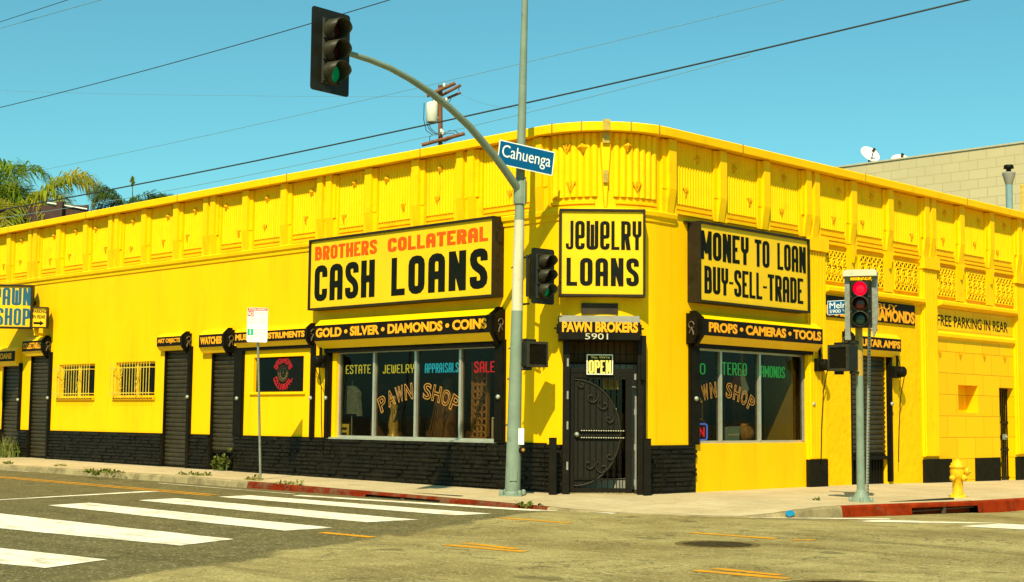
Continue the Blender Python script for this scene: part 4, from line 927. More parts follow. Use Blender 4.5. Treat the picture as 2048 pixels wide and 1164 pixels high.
t = shutter(FL, -5.9, 3.1, 'long raised shutter housing lettered GOLD SILVER DIAMONDS COINS')
housing(t, FL, -8.96, -2.94, 3.80, 3.12, .30, 'GOLD • SILVER • DIAMONDS • COINS', 1, tw=(-8.88, -3.06), capw=.07); rails(t, FL, [(-8.82, -8.66, 1.0, 3.15), (-3.06, -2.78, 1.0, 3.15)])
m = MB(FL); m.box(-8.8, -2.9, 3.02, 3.13, -.10, .12); m.build('bottom_bar', M_black, t); motor(t, FL, -8.86, 2.80)
# right front
t = shutter(FR, 4.9, 3.1, 'long raised shutter housing lettered PROPS CAMERAS TOOLS over the right window')
housing(t, FR, 2.66, 7.16, 3.74, 3.10, .30, 'PROPS • CAMERAS • TOOLS', -1, tw=(2.86, 7.08), capw=.12); rails(t, FR, [(2.56, 2.86, 1.0, 3.12), (7.02, 7.14, .95, 3.12)])
m = MB(FR); m.box(2.7, 7.05, 3.02, 3.11, -.10, .12); m.build('bottom_bar', M_black, t); motor(t, FR, 7.25, 2.78)
t = shutter(FR, 9.6, .02, 'black roll down shutter with the GUITAR AMPS housing behind the right signal')
housing(t, FR, 8.62, 10.83, 3.66, 3.10, .20, 'GUITAR AMPS', -1, tw=(8.75, 10.78), capw=.10); curtain(t, FR, 8.82, 10.48, .72, 3.1); rails(t, FR, [(10.48, 10.62, .05, 3.1)]); motor(t, FR, 10.7, 2.72)
m = MB(FR); m.box(8.82, 10.5, -.06, .64, -.15, -.12); [m.box(8.86+i*.135, 8.92+i*.135, -.02, .62, -.12, -.09) for i in range(12)]; m.box(8.82, 10.6, .60, .68, -.1, .04); m.build('kick_plate', M_black, t)
# the housing over the corner door
t = thing('rolling_shutter', W(FD, 0, 3.2, AR), 'black shutter box over the corner door reading PAWN BROKERS 5901', 'rolling shutter', 'rolling shutters of the shop fronts')
a = PD(1118, 680, AR+.28); b = PD(1281, 633, AR+.28); zb, zt = a[1], b[1]; ua, ub = a[0], b[0]
m = MB(FD); m.uprism([(AR-.3, zb), (AR+.26, zb), (AR+.28, zb+.02), (AR+.28, zt-.12), (AR+.10, zt+.02), (AR-.3, zt+.02)], ua, ub); hs = m.build('housing', M_black, t)
m = MB(FD); m.uprism([(AR-.28, zt+.021), (AR+.105, zt+.021), (AR+.288, zt-.118), (AR+.283, zt-.124), (AR+.10, zt+.012), (AR-.28, zt+.012)], ua+.005, ub-.005); m.build('top_plate', M_greyp, t)
l = MB(FD); c0 = PD(1124, 664, AR+.28); c1 = PD(1276, 644, AR+.28); text(l, 'PAWN BROKERS', c0[0], c1[0], c0[1], c1[1], AR+.281, .046, .006); l.build('lettering', M_let, hs)
l = MB(FD); c0 = PD(1170, 678.5, AR+.28); c1 = PD(1216, 667, AR+.28); text(l, '5901', c0[0], c1[0], c0[1], c1[1], AR+.281, .0, .006); l.build('lettering', M_cream, hs)
for s in (-1, 1):
    m = MB(FD); uu = ua-.02 if s < 0 else ub+.02; m.box(uu-.02, uu+.02, zb+.15, zt-.15, AR-.1, AR+.1); m.tube([(uu+s*.02, zb+.25, AR+.05), (uu+s*.07, zb+.25, AR+.05)], .02, 6)
    m.build('hinge', M_black, t)
m = MB(FD); m.tube([(ub+.10, 2.6, AR+.06), (ub+.09, 1.8, AR+.07), (ub+.10, .9, AR+.05)], .014, 5); m.box(ub+.02, ub+.12, 2.3, 2.75, AR-.05, AR+.10); m.build('chain', M_black, t)

# ================================================================== signs on the shop
def signbox(name, fr, u0, u1, v0, v1, d, label, face=M_sgnyel, n0=0, cat='sign', fw=.045):
    t = thing(name, W(fr, (u0+u1)/2, v0, n0), label, cat)
    m = MB(fr); m.box(u0, u1, v0, v1, n0, n0+d-.03)
    for a, b, c, e in ((u0, u1, v0, v0+fw), (u0, u1, v1-fw, v1), (u0, u0+fw, v0+fw, v1-fw), (u1-fw, u1, v0+fw, v1-fw)): m.box(a, b, c, e, n0+d-.03, n0+d+.025)
    m.build('cabinet', M_cab, t)
    f = MB(fr); f.box(u0+fw+.002, u1-fw-.002, v0+fw+.002, v1-fw-.002, n0+d-.029, n0+d-.022); fc = f.build('sign_face', face, t)
    return t, fc, n0+d-.022
u0, u1, v0, v1 = -9.22, -2.88, 4.04, 5.735
t, fc, n = signbox('shop_sign', FL, u0, u1, v0, v1, .30, 'long yellow sign box reading BROTHERS COLLATERAL CASH LOANS')
X = lambda f: u0+(u1-u0)*f
Y = lambda f: v0+(v1-v0)*f
l = MB(FL); poster(l, 'BROTHERS', X(.032), X(.395), Y(.70), Y(.895), n, .135, .14, ar=1.6); l.build('lettering', M_sgnor, fc); l = MB(FL); poster(l, 'COLLATERAL', X(.455), X(.968), Y(.70), Y(.885), n, .135, .14, ar=1.6); l.build('lettering', M_sgnor, fc)
l = MB(FL); poster(l, 'CASH', X(.032), X(.385), Y(.12), Y(.625), n, .225, .20, ar=1.25); l.build('lettering', M_sgnblk, fc); l = MB(FL); poster(l, 'LOANS', X(.478), X(.968), Y(.11), Y(.615), n, .225, .22, ar=1.25); l.build('lettering', M_sgnblk, fc)
# small pins and stays on the cabinet's end
m = MB(FL); [m.box(u1-.001, u1+.012, 4.3+i*.3, 4.33+i*.3, .14, .17) for i in range(5)]; m.box(u1, u1+.04, 5.2, 5.4, .1, .2); m.build('bracket', M_cab, t)
a = PD(1118, 592, AR+.20); b = PD(1291, 419, AR+.20); u0, v0, u1, v1 = a[0], a[1], b[0], b[1]
t, fc, n = signbox('shop_sign', FD, u0, u1, v0, v1, .32, 'square yellow sign box reading JEWELRY LOANS over the corner door', n0=AR-.12)
l = MB(FD); poster(l, 'JeWeLRY', X(.075), X(.955), Y(.535), Y(.865), n, .088, .18, ar=1.1); l.build('lettering', M_sgnblk, fc); l = MB(FD); poster(l, 'LOANS', X(.085), X(.925), Y(.12), Y(.44), n, .10, .22, ar=1.1); l.build('lettering', M_sgnblk, fc)
u0, u1, v0, v1 = 2.54, 6.64, 3.95, 5.64
t, fc, n = signbox('shop_sign', FR, u0, u1, v0, v1, .30, 'wide yellow sign box reading MONEY TO LOAN BUY SELL TRADE')
l = MB(FR); poster(l, 'MONEY', X(.022), X(.435), Y(.535), Y(.89), n, .145, .16, ar=1.25); poster(l, 'TO', X(.49), X(.625), Y(.535), Y(.885), n, .145, .16, ar=1.25); poster(l, 'LOAN', X(.70), X(.972), Y(.535), Y(.885), n, .145, .16, ar=1.25); l.build('lettering', M_sgnblk, fc); l = MB(FR)
poster(l, 'BUY-SELL-TRADE', X(.052), X(.945), Y(.115), Y(.455), n, .135, .15, ar=1.3); l.build('lettering', M_sgnblk, fc)
m = MB(FR); m.box(2.528, 2.54, 4.42, 4.48, .08, .14); m.box(2.40, 2.54, 5.60, 5.64, .0, .10); m.build('bracket', M_cab, t)
# WE BUY GOLD DIAMONDS
u0, u1, v0, v1 = 7.66, 11.84, 3.95, 4.46
t = thing('shop_sign', W(FR, 9.7, v0, 0), 'black board painted WE BUY GOLD DIAMONDS, behind the right signal', 'sign'); m = MB(FR); m.bbox(u0, u1, v0, v1, .002, .045); bd = m.build('board', M_band, t)
l = MB(FR); text(l, 'WE BUY', 9.0, 10.95, v0+.32, v1-.05, .045, .02, .006, shear=.1); l.build('lettering', M_let, bd); l = MB(FR); text(l, 'GOLD', u0+.02, u0+1.15, v0+.03, v0+.30, .045, .045, .006); text(l, '•', u0+1.45, u0+1.6, v0+.12, v0+.2, .045, 0, .006); text(l, 'DIAMONDS', 9.72, 11.80, v0+.03, v0+.33, .045, .045, .006); l.build('lettering', M_let, bd)
# projecting blade signs at the left edge
o = atdist(30, 610, 40.2); fr = facing((o.x, o.y, 0), (.62, -.78)); fr = facing(L_ := (-23.6, -1.0, 0), (.80, -.60))
def onplane(fr, px, py):
    nn = fr.to_3x3() @ Vector((0, 0, 1)); p0 = fr @ Vector((0, 0, 0)); d = ray(px, py); p = CAM+d*((p0-CAM).dot(nn)/d.dot(nn)); q = fr.inverted() @ p; return q.x, q.y
a = onplane(fr, -72, 655); b = onplane(fr, 66, 567); u0, v0, u1, v1 = a[0], a[1]+.02, b[0], b[1]
v0 = onplane(fr, 60, 657)[1]; v1 = onplane(fr, 62, 570)[1]
t, fc, n = signbox('blade_sign', fr, u0, u1, v0, v1, .35, 'projecting yellow sign with blue PAWN SHOP letters at the left edge', n0=-.35, fw=.05)
l = MB(fr)
c1_ = onplane(fr, -14, 600)[0]; c2_ = onplane(fr, -8, 620)[0]; c3_ = onplane(fr, 60, 620)[0]; c0 = onplane(fr, 61, 600)[0]
poster(l, 'PAWN', c1_, c0, Y(.53), Y(.93), n, .11, .20, ar=1.3); l.build('lettering', M_blue2, fc); l = MB(fr); poster(l, 'SHOP', c2_, c3_, Y(.07), Y(.46), n, .11, .20, ar=1.3); l.build('lettering', M_blue2, fc)
m = MB(FL); m.box(-23.75, -23.60, 4.9, 5.02, -.02, .95); m.build('bracket', M_cab, t)
fr = facing((-22.55, -.75, 0), (.80, -.60)); a = onplane(fr, 62, 655); b = onplane(fr, 95, 614)
u0, v0, u1, v1 = a[0], a[1], b[0], b[1]
t, fc, n = signbox('blade_sign', fr, u0, u1, v0, v1, .34, 'small yellow box sign reading PARKING IN REAR with a black arrow', n0=-.34, fw=.025)
l = MB(fr); text(l, 'PARKING', X(.08), X(.92), Y(.70), Y(.88), n, .02, .005); text(l, 'IN REAR', X(.08), X(.88), Y(.44), Y(.62), n, .02, .005)
l.box(X(.14), X(.55), Y(.17), Y(.27), n, n+.006); l.prism([(X(.55), Y(.10)), (X(.80), Y(.22)), (X(.55), Y(.34))], n, n+.006); l.build('lettering', M_sgnblk, fc)
m = MB(FL); m.tube([(-22.75, 3.9, .4), (-22.75, 4.0, .4), (-22.85, 4.15, .4)], .05, 8); m.tube([(-22.75, 3.92, 0), (-22.75, 3.95, .4)], .04, 8); m.build('bracket', M_yeltrim, t)
# OPEN placard in the gate, papers
a = PD(1172, 750, 1.50); b = PD(1227, 708, 1.50); u0, v0, u1, v1 = a[0], a[1], b[0], b[1]
t = thing('open_sign', W(FD, (u0+u1)/2, v0, 1.5), 'black and yellow placard reading Yes We re OPEN on the door gate', 'sign'); m = MB(FD); m.box(u0, u1, v0, v1, 1.485, 1.50); bd = m.build('board', M_black, t)
l = MB(FD); fw_ = .022
for q in ((u0+.01, u1-.01, v0+.01, v0+.01+fw_), (u0+.01, u1-.01, v1-.01-fw_, v1-.01), (u0+.01, u0+.01+fw_, v0+.03, v1-.03), (u1-.01-fw_, u1-.01, v0+.03, v1-.03)): l.box(*q, 1.50, 1.504)
l.build('border', M_paper, bd)
l = MB(FD); text(l, "Yes, We're", X(.16), X(.86), Y(.77), Y(.90), 1.50, .02, .004, shear=.15); poster(l, 'OPEN', X(.09), X(.91), Y(.09), Y(.70), 1.50, .05, .14, ar=1.3); l.build('lettering', mat('placard_yellow', (.80, .68, .12), .5, .1, 6), bd)
a = PD(1203, 841, 1.0); b = PD(1233, 817, 1.0); t = thing('paper_notice', W(FD, a[0], a[1], 1.0), 'pale paper notice behind the gate at mid height', 'notice'); m = MB(FD); m.box(a[0], b[0], a[1], b[1], .99, 1.0); pp = m.build('sheet', M_paper, t)
m = MB(FD); [m.box(a[0]+.03, b[0]-.03-.04*(i % 2), b[1]-.05-i*.035, b[1]-.04-i*.035, 1.0, 1.0025) for i in range(5)]; m.build('lines', M_greyp, pp)
a = PD(1206, 779, 1.0); b = PD(1237, 760, 1.0); t = thing('paper_notice', W(FD, a[0], a[1], 1.0), 'tan paper notice behind the gate just below the OPEN placard', 'notice'); m = MB(FD); m.box(a[0], b[0], a[1], b[1], .99, 1.0); pp = m.build('sheet', mat('tan_paper', (.40, .24, .04), .7, .1, 9), t)
m = MB(FD); [m.box(a[0]+.03, b[0]-.05, b[1]-.05-i*.04, b[1]-.035-i*.04, 1.0, 1.0025) for i in range(3)]; m.build('lines', M_inter, pp)
# bollards
def bollard(px, label):
    q = G(px, 986, 0.02); u, _ = PD(px, 980, 1.72); o = W(FD, u, 0, 1.72)
    t = thing('bollard', (o.x, o.y, .0), label, 'bollard', 'black posts beside the corner door')
    MB(facing(o, (1, -1))).bbox(-.075, .075, -.05, 1.12, -.075, .075, .008).build('post', M_black, t); m = MB(facing(o, (1, -1))); m.box(-.08, .08, 1.12, 1.135, -.08, .08); m.build('cap', M_black, t)
bollard(1105, 'square black post left of the corner door'); bollard(1294, 'square black post right of the corner door')

# ================================================================== things behind the glass
def neon_sign(fr, words, c0, c1, m_, label, n=-.30, r=.013, vary=0, PF=PL):
    a = PF(*c0, n); b = PF(*c1, n); t = thing('neon_sign', W(fr, (a[0]+b[0])/2, a[1], n), label, 'neon sign', 'neon words in the windows')
    mb = MB(fr); neon_text(mb, words, a[0], b[0], a[1], b[1], n, r); tb = mb.build('tubing', m_, t)
    h = MB(fr)
    for u in (a[0]+.1, b[0]-.1): h.tube([(u, b[1]+.02, n-.02), (u, 3.08, n-.02)], .004, 4)
    h.tube([(a[0]+.05, (a[1]+b[1])/2, n-.05), (b[0]-.05, (a[1]+b[1])/2, n-.05)], .01, 4); h.build('hanger', M_black, t)
neon_sign(FL, 'ESTATE', (692, 748), (741, 729), M_nyel, 'yellow neon word ESTATE in the left display window')
neon_sign(FL, 'JEWELRY', (766, 747), (828, 728), M_nyel, 'yellow neon word JEWELRY in the left display window')
neon_sign(FL, 'APPRAISALS', (850, 746), (917, 725), M_ncyan, 'blue neon word APPRAISALS in the left display window')
neon_sign(FL, 'SALES', (949, 745), (1000, 722), M_nred, 'red neon word SALES in the left display window', r=.016)
neon_sign(FR, 'VIDEO', (1352, 746), (1410, 727), M_ngrn, 'green neon word VIDEO cut off by the pier in the right window', PF=PR)
neon_sign(FR, 'STEREO', (1434, 749), (1493, 727), M_ngrn, 'green neon word STEREO in the middle of the right window', PF=PR)
neon_sign(FR, 'AMONDS', (1522, 754), (1569, 734), M_ngrn, 'green neon letters AMONDS at the right of the right window', PF=PR)
a = PR(1350, 880, -.25); b = PR(1414, 848, -.25); t = thing('neon_sign', W(FR, a[0], a[1], -.25), 'red neon OPEN in a blue frame at the foot of the right window', 'neon sign', 'neon words in the windows')
m = MB(FR); neon_text(m, 'OPEN', a[0]+.12, b[0]-.10, a[1]+.07, b[1]-.07, -.25, .017); m.build('tubing', M_nred, t)
m = MB(FR); q = rounded([(a[0], a[1]), (b[0], a[1]), (b[0], b[1]), (a[0], b[1])], .06, True); m.tube([(p.x, p.y, -.25) for p in q]+[(q[0].x, q[0].y, -.25)], .017, 6); m.build('neon_border', M_nblue, t)
m = MB(FR); m.box(a[0]-.03, b[0]+.03, a[1]-.03, b[1]+.03, -.33, -.30); m.build('backing', M_inter, t)
c = PL(566, 747, -.3); t = thing('neon_clock', W(FL, c[0], c[1], -.3), 'round clock ringed by red neon letters in the small dark window', 'clock')
m = MB(FL); m.lathe([(.16, 0), (.20, .02), (.22, 0), (.20, -.02), (.16, 0)], (c[0], c[1], -.3), (0, 0, 1), 24); m.build('rim', M_norg, t)
m = MB(FL); m.lathe([(.17, -.02), (0, -.02)], (c[0], c[1], -.3), (0, 0, 1), 24); m.build('dial', M_inter, t)
m = MB(FL)
for i in range(12): m.box(c[0]+.13*math.cos(i*.5236)-.012, c[0]+.13*math.cos(i*.5236)+.012, c[1]+.13*math.sin(i*.5236)-.02, c[1]+.13*math.sin(i*.5236)+.02, -.315, -.305)
m.tube([(c[0], c[1], -.30), (c[0]+.02, c[1]+.12, -.30)], .01, 4); m.build('numerals', M_white, t)
m = MB(FL)
def ringtext(mb, words, R0, a0, a1, flip, r):
    k = len(words)
    for i, ch in enumerate(words):
        a = a0+(a1-a0)*i/(k-1); fr2 = FL @ Matrix.Translation((c[0]+R0*math.sin(a), c[1]+R0*math.cos(a), -.3)) @ Matrix.Rotation(-a+(math.pi if flip else 0), 4, 'Z'); mb.fr = fr2
        for g in glyph_lines(ch, -.045, -.07, .09, .14, .01, .02):
            if not isinstance(g, str): mb.tube([(p.x, p.y, 0) for p in g[0]]+([(g[0][0].x, g[0][0].y, 0)] if g[1] else []), r, 5)
ringtext(m, 'BROTHERS', .34, -1.05, 1.05, False, .014); ringtext(m, 'COLLATERAL', .34, math.pi+1.15, math.pi-1.15, True, .014); m.build('neon_letters', M_nred, t)
# window goods
def at(fr, PF, px, py, n): a = PF(px, py, n); return a
def goods(name, fr, PF, px, py, n, label, cat):
    a = PF(px, py, n); return thing(name, W(fr, a[0], a[1], n), label, cat), a
t, a = goods('denim_jacket', FL, PL, 703, 868, -.55, 'grey blue jacket on a stand at the left of the left window', 'jacket'); z = 1.03; u = a[0]
m = MB(FL); m.prism([(u-.22, z+.55), (u+.22, z+.55), (u+.26, z+1.05), (u+.14, z+1.22), (u-.14, z+1.22), (u-.26, z+1.05)], -.62, -.48); m.prism([(u-.34, z+.5), (u-.24, z+.5), (u-.14, z+1.2), (u-.26, z+1.08)], -.60, -.50); m.prism([(u+.24, z+.5), (u+.34, z+.5), (u+.26, z+1.08), (u+.14, z+1.2)], -.60, -.50); m.build('cloth', M_denim, t)
m = MB(FL); m.tube([(u, z, -.55), (u, z+1.35, -.55)], .02, 6); m.lathe([(.2, 0), (.2, .02), (.03, .05)], (u, z, -.55), (0, 1, 0), 14); m.build('stand', M_steel, t)
t, a = goods('notice_card', FL, PL, 685, 872, -.22, 'yellow card notice low in the left corner of the left window', 'notice'); b = PL(698, 848, -.22); a = PL(675, 872, -.22)
m = MB(FL); m.box(a[0], b[0], a[1], b[1], -.225, -.22); cdd = m.build('card', mat('card_yellow', (.62, .52, .06), .6, .1, 8), t); m = MB(FL)
for i in range(3): m.box(a[0]+.08, b[0]-.08, b[1]-.14-i*.12, b[1]-.08-i*.12, -.22, -.217)
m.build('lines', M_inter, cdd)
t, a = goods('figurine', FL, PL, 787, 868, -.45, 'slim gilt figurine standing in the left window', 'figurine'); u = a[0]; z = 1.03
m = MB(FL); m.lathe([(.16, 0), (.15, .06), (.10, .12), (.13, .30), (.10, .48), (.07, .60), (.10, .74), (.04, .82), (.06, .88), (.05, .95), (0, .98)], (u, z, -.45), (0, 1, 0), 12); m.tube([(u+.05, z+.7, -.45), (u+.16, z+.6, -.38), (u+.10, z+.4, -.36)], .03, 6); m.build('body', M_gold, t)
t, a = goods('carved_screen', FL, PL, 960, 872, -.50, 'tall pierced wooden carving at the right of the left window', 'carving'); u = a[0]; z = 1.03
m = MB(FL)
for i in range(11):
    for j in (-1, 0, 1):
        v = z+.1+i*.145; m.tube([(u+j*.12+.085*math.cos(q+i), v+.085*math.sin(q+i), -.5+.02*math.cos(i*j)) for q in [s*.9 for s in range(8)]], .030, 6)
m.box(u-.25, u-.20, z, z+1.7, -.54, -.46); m.box(u+.20, u+.25, z, z+1.7, -.54, -.46); m.box(u-.25, u+.25, z, z+.08, -.56, -.44); m.build('carving', M_carve, t)
t, a = goods('robed_figure', FL, PL, 890, 872, -.75, 'brown robed statue with slanting folds in the third pane of the left window', 'statue'); u = a[0]; z = 1.03
m = MB(FL); m.lathe([(.30, 0), (.28, .2), (.24, .6), (.22, .9), (.26, 1.05), (.10, 1.18), (.12, 1.26), (.11, 1.36), (0, 1.42)], (u, z, -.75), (.08, 1, 0), 14); [m.tube([(u-.26+.09*i, z+.05, -.48), (u-.15+.07*i, z+.6, -.53), (u-.1+.05*i, z+1.0, -.6)], .02, 5) for i in range(6)]; m.build('body', M_carve2, t)
t, a = goods('picture_frame', FL, PL, 993, 872, -.30, 'small pale picture frame low at the right end of the left window', 'picture'); u = a[0]; z = 1.03
m = MB(FL)
for q in ((u-.14, u-.11, z, z+.5), (u+.11, u+.14, z, z+.5), (u-.11, u+.11, z, z+.03), (u-.11, u+.11, z+.47, z+.5)): m.box(*q, -.32, -.29)
m.build('frame', M_paper, t); m = MB(FL); m.lathe([(.05, 0), (.09, .01), (.05, .02)], (u, z+.2, -.30), (0, 0, 1), 14); m.build('picture', M_redpale, t)
t, a = goods('guitar', FR, PR, 1481, 790, -.50, 'red and white electric guitar hanging in the middle of the right window', 'guitar'); u, z = a
body = [(u-.28, z+.02), (u-.05, z-.08), (u+.22, z-.04), (u+.34, z+.14), (u+.26, z+.32), (u+.20, z+.44), (u+.30, z+.62), (u+.10, z+.58), (u-.10, z+.52), (u-.28, z+.60), (u-.26, z+.40), (u-.38, z+.2)]
m = MB(FR); m.add([(p[0], p[1], -.56) for p in body]+[(p[0], p[1], -.50) for p in body], [tuple(range(11, -1, -1)), tuple(range(12, 24))]+[(i, (i+1) % 12, (i+1) % 12+12, i+12) for i in range(12)]); m.build('body', mat('guitar_red', (.22, .02, .008), .25, .2, 3), t)
m = MB(FR); m.prism([(u+.02, z+.02), (u+.20, z+.00), (u+.30, z+.15), (u+.20, z+.30), (u+.14, z+.42), (u+.18, z+.58), (u-.02, z+.58), (u+.0, z+.35), (u+.02, z+.2)], -.50, -.49); m.build('scratchplate', M_signwhite, t)
m = MB(FR); m.box(u+.02, u+.10, z+.56, z+1.25, -.53, -.49); m.prism([(u-.0, z+1.25), (u+.12, z+1.25), (u+.16, z+1.45), (u+.02, z+1.42)], -.53, -.49); m.build('neck', M_carve, t)
t, a = goods('box_stack', FR, PR, 1467, 877, -.45, 'pale blue box lying low in the middle pane of the right window', 'box'); u = a[0]; z = 1.04
m = MB(FR); m.prism([(u-.22, z), (u+.2, z), (u+.26, z+.34), (u-.24, z+.30)], -.7, -.45); m.build('body', mat('pale_blue_card', (.22, .36, .36), .6, .1, 5), t); m = MB(FR); m.box(u-.2, u+.2, z+.14, z+.17, -.45, -.445); m.build('tape', M_paper, t)
t, a = goods('vase', FR, PR, 1489, 878, -.6, 'round brown pot low in the right window beside the pale box', 'pot'); u = a[0]
m = MB(FR); m.lathe([(.12, 0), (.2, .08), (.22, .2), (.17, .32), (.08, .36), (.09, .40), (.06, .40), (0, .3)], (u, z, -.6), (0, 1, 0), 16); m.build('body', M_carve, t)
t, a = goods('lantern', FR, PR, 1395, 840, -.4, 'small brass lantern at the left of the right window above the neon OPEN', 'lantern'); u, z = a
m = MB(FR); m.box(u-.09, u+.09, z, z+.04, -.48, -.32); m.lathe([(.11, 0), (.02, .12), (0, .2)], (u, z+.42, -.4), (0, 1, 0), 8)
for s in (-1, 1):
    for q in (-.46, -.34): m.box(u+s*.08-.012, u+s*.08+.012, z+.04, z+.42, q-.012, q+.012)
m.build('cage', M_gold, t); m = MB(FR); m.box(u-.2, u+.2, 1.03, z, -.6, -.35); m.build('plinth', M_interb, t)

# ================================================================== traffic signals
def signal_head(name, fr, lit, label, plate=(.66, 1.34), lens=.15, sp=.345, back=M_sigblk, lensmats=None, vis=.30, group='three lens traffic signal heads'):
    """fr: origin at the middle of the head, n = direction it faces"""
    t = thing(name, fr @ Vector((0, 0, 0)), label, 'traffic light', group)
    hw, hh = .19, sp*1.5+.02
    m = MB(fr); m.bbox(-hw, hw, -hh, hh, -.14, .09, .03); hs = m.build('housing', M_sigblk, t)
    if plate:
        m = MB(fr); pw, ph = plate[0]/2, plate[1]/2; q = rounded([(-pw, -ph), (pw, -ph), (pw, ph), (-pw, ph)], .06, True)
        m.prism([(p.x, p.y) for p in q], .045, .06); m.build('backplate', back, t)
    for i, c in enumerate(('red', 'amber', 'green')):
        cv = sp*(1-i); lm = {'red': M_lensoff, 'amber': M_lensoff, 'green': M_lensoffg}[c]
        if c == lit: lm = {'red': M_red, 'green': M_green}[c]
        m = MB(fr); m.lathe([(lens, .095), (lens*.9, .115), (lens*.5, .13), (0, .135)], (0, cv, 0), (0, 0, 1), 24); m.build('lens', lm, hs)
        m = MB(fr); ro = lens+.018; k = 26; vs = []; fs = []   # cutaway tunnel visor, long on top
        for j in range(k+1):
            th = math.pi*1.5+2*math.pi*j/k; up = (math.sin(th)+1)/2; ln = .10+vis*(.30+.70*min(1, up*1.7))
            for rr in (ro, ro-.014): vs += [(rr*math.cos(th), cv+rr*math.sin(th), .085), (rr*math.cos(th), cv+rr*math.sin(th)-.02*up, ln)]
        for j in range(k):
            a, b = 4*j, 4*j+4; fs += [(a, b, b+1, a+1), (a+2, a+3, b+3, b+2), (a+1, b+1, b+3, a+3)]
        m.add(vs, fs, True); m.build('visor', M_visor, t)
        m = MB(fr)
        for s in (-1, 1): m.tube([(s*.17-.0, cv-.15, .09), (s*.17, cv-.15, .125)], .022, 6)
        m.build('latch', M_visor, t)
    return t
ppos = Vector(G(1025, 992, .0)); LEAN = RT*.016
def pole_at(z): return ppos+Vector((0, 0, z-ppos.z))+Vector((LEAN.x, LEAN.y, 0))*(z)
pole = thing('signal_pole', ppos, 'tall grey green signal pole with a curved mast arm at the corner', 'signal pole')
def rad(z): return (.165-.0115*z if z < 4 else .119-.0085*(z-4))*.92
m = MB(); m.tube([pole_at(z) for z in (0, .5, 1.2, 2, 3, 3.62)], [rad(z) for z in (0, .5, 1.2, 2, 3, 3.62)], 18); m.tube([pole_at(z) for z in (5.42, 5.9, 7, 9, 11.5)], [rad(z) for z in (5.42, 5.9, 7, 9, 11.5)], 16); m.build('shaft', M_pole, pole)
m = MB(); m.tube([pole_at(3.62), pole_at(5.42)], [rad(3.62)+.001, rad(5.42)+.001], 18); m.build('painted_band', M_cream, pole)
m = MB(); m.fr = facing(ppos, (SUNV.x, SUNV.y)); m.box(-.23, .23, -.02, .035, -.23, .23)
m.lathe([(.19, .035), (.185, .09), (.165, .10)], (0, 0, 0), (0, 1, 0), 18)
for a in (-1, 1):
    for b in (-1, 1): m.lathe([(.045, .03), (.045, .10), (.03, .12), (0, .125)], (a*.18, 0, b*.18), (0, 1, 0), 8)
m.build('base_plate', M_pole, pole)
m = MB(facing(ppos, (.75, -.66))); m.box(-.07, .07, .30, .52, .14, .165); m.build('hand_hole_cover', M_pole, pole)
# mast arm: a curve in the vertical plane through the pole, over the left street
ARMX = Vector((.12, -1, 0)).normalized()
def onarm(px, py):
    nn = Vector((-ARMX.y, ARMX.x, 0)); d = ray(px, py); return CAM+d*((pole_at(6)-CAM).dot(nn)/d.dot(nn))
apx = [(1037, 379), (1012, 343), (985, 307), (940, 254), (900, 216), (860, 184), (820, 158), (780, 136), (740, 120), (705, 109), (684, 104)]
ap = [onarm(*q) for q in apx]; m = MB(); m.tube(ap, [.082-.0036*i for i in range(len(ap))], 12); m.build('mast_arm', M_pole, pole)
zc = ap[0].z; m = MB(); m.lathe([(rad(zc)+.03, -.24), (rad(zc)+.04, -.2), (rad(zc)+.04, .2), (rad(zc)+.03, .24)], pole_at(zc-.05), (0, 0, 1), 16); m.tube([pole_at(zc+.25)+RT*.09-FW*.1, pole_at(zc-.3)+RT*.09-FW*.1], .022, 6); m.build('clamp', M_pole, pole)
m = MB()
for z in (1.4, 2.3, 2.9, 3.9, 4.5): m.tube([pole_at(z)-RT*(rad(z)-.02), pole_at(z)-RT*(rad(z)+.035)+Vector((0, 0, -.03))], .018, 5)
m.build('step_bolt', M_rust, pole)
# call button on the pole
q = pole_at(.98); t = thing('crossing_button', q, 'white plate and push button on the tall signal pole', 'push button'); fr = facing(q+RT*.14-FW*.08, (.75, -.66)); m = MB(fr); m.bbox(-.06, .06, .02, .34, -.03, .03); m.build('plate', M_signwhite, t); m = MB(fr); m.lathe([(.07, -.05), (.075, .03), (.05, .06), (.04, .06)], (.03, -.08, 0), (0, 0, 1), 12); m.build('button_body', M_black, t); m = MB(fr); m.lathe([(.035, .06), (.03, .075), (0, .08)], (.04, -.08, 0), (0, 0, 1), 10); m.build('button', M_norg, t)
# heads
tip = ap[-1]; hc = tip+ARMX*.10; hc.z = 0; k = onarm(645, 108); hc = Vector((k.x, k.y, k.z))
frh = facing((hc.x+.16, hc.y, hc.z), (1, .05)); signal_head('traffic_light', frh, 'green', 'black three lens signal head on the end of the curved mast arm', plate=(.84, 1.42), lens=.17, sp=.365)
sc_ = pole_at(4.2)+Vector((.0, 0, 0)); kk_ = atdepth(1082, 553, sc_); frh = facing((kk_.x, kk_.y, kk_.z), (1, -.08))
sh = signal_head('traffic_light', frh, 'green', 'black three lens signal head on the side of the tall pole', plate=(.60, 1.10), lens=.125, sp=.285, vis=.25)
m = MB()
for z, dz in ((4.68, 0), (3.75, 0)): a = pole_at(z)+RT*rad(z); b = frh @ Vector((-.30, z-kk_.z, -.02)); m.tube([a, b], .022, 6)
m.tube([frh @ Vector((-.34, -.42, -.02)), frh @ Vector((-.34, .40, -.02))], .03, 8); m.build('bracket', M_sigblk, sh)
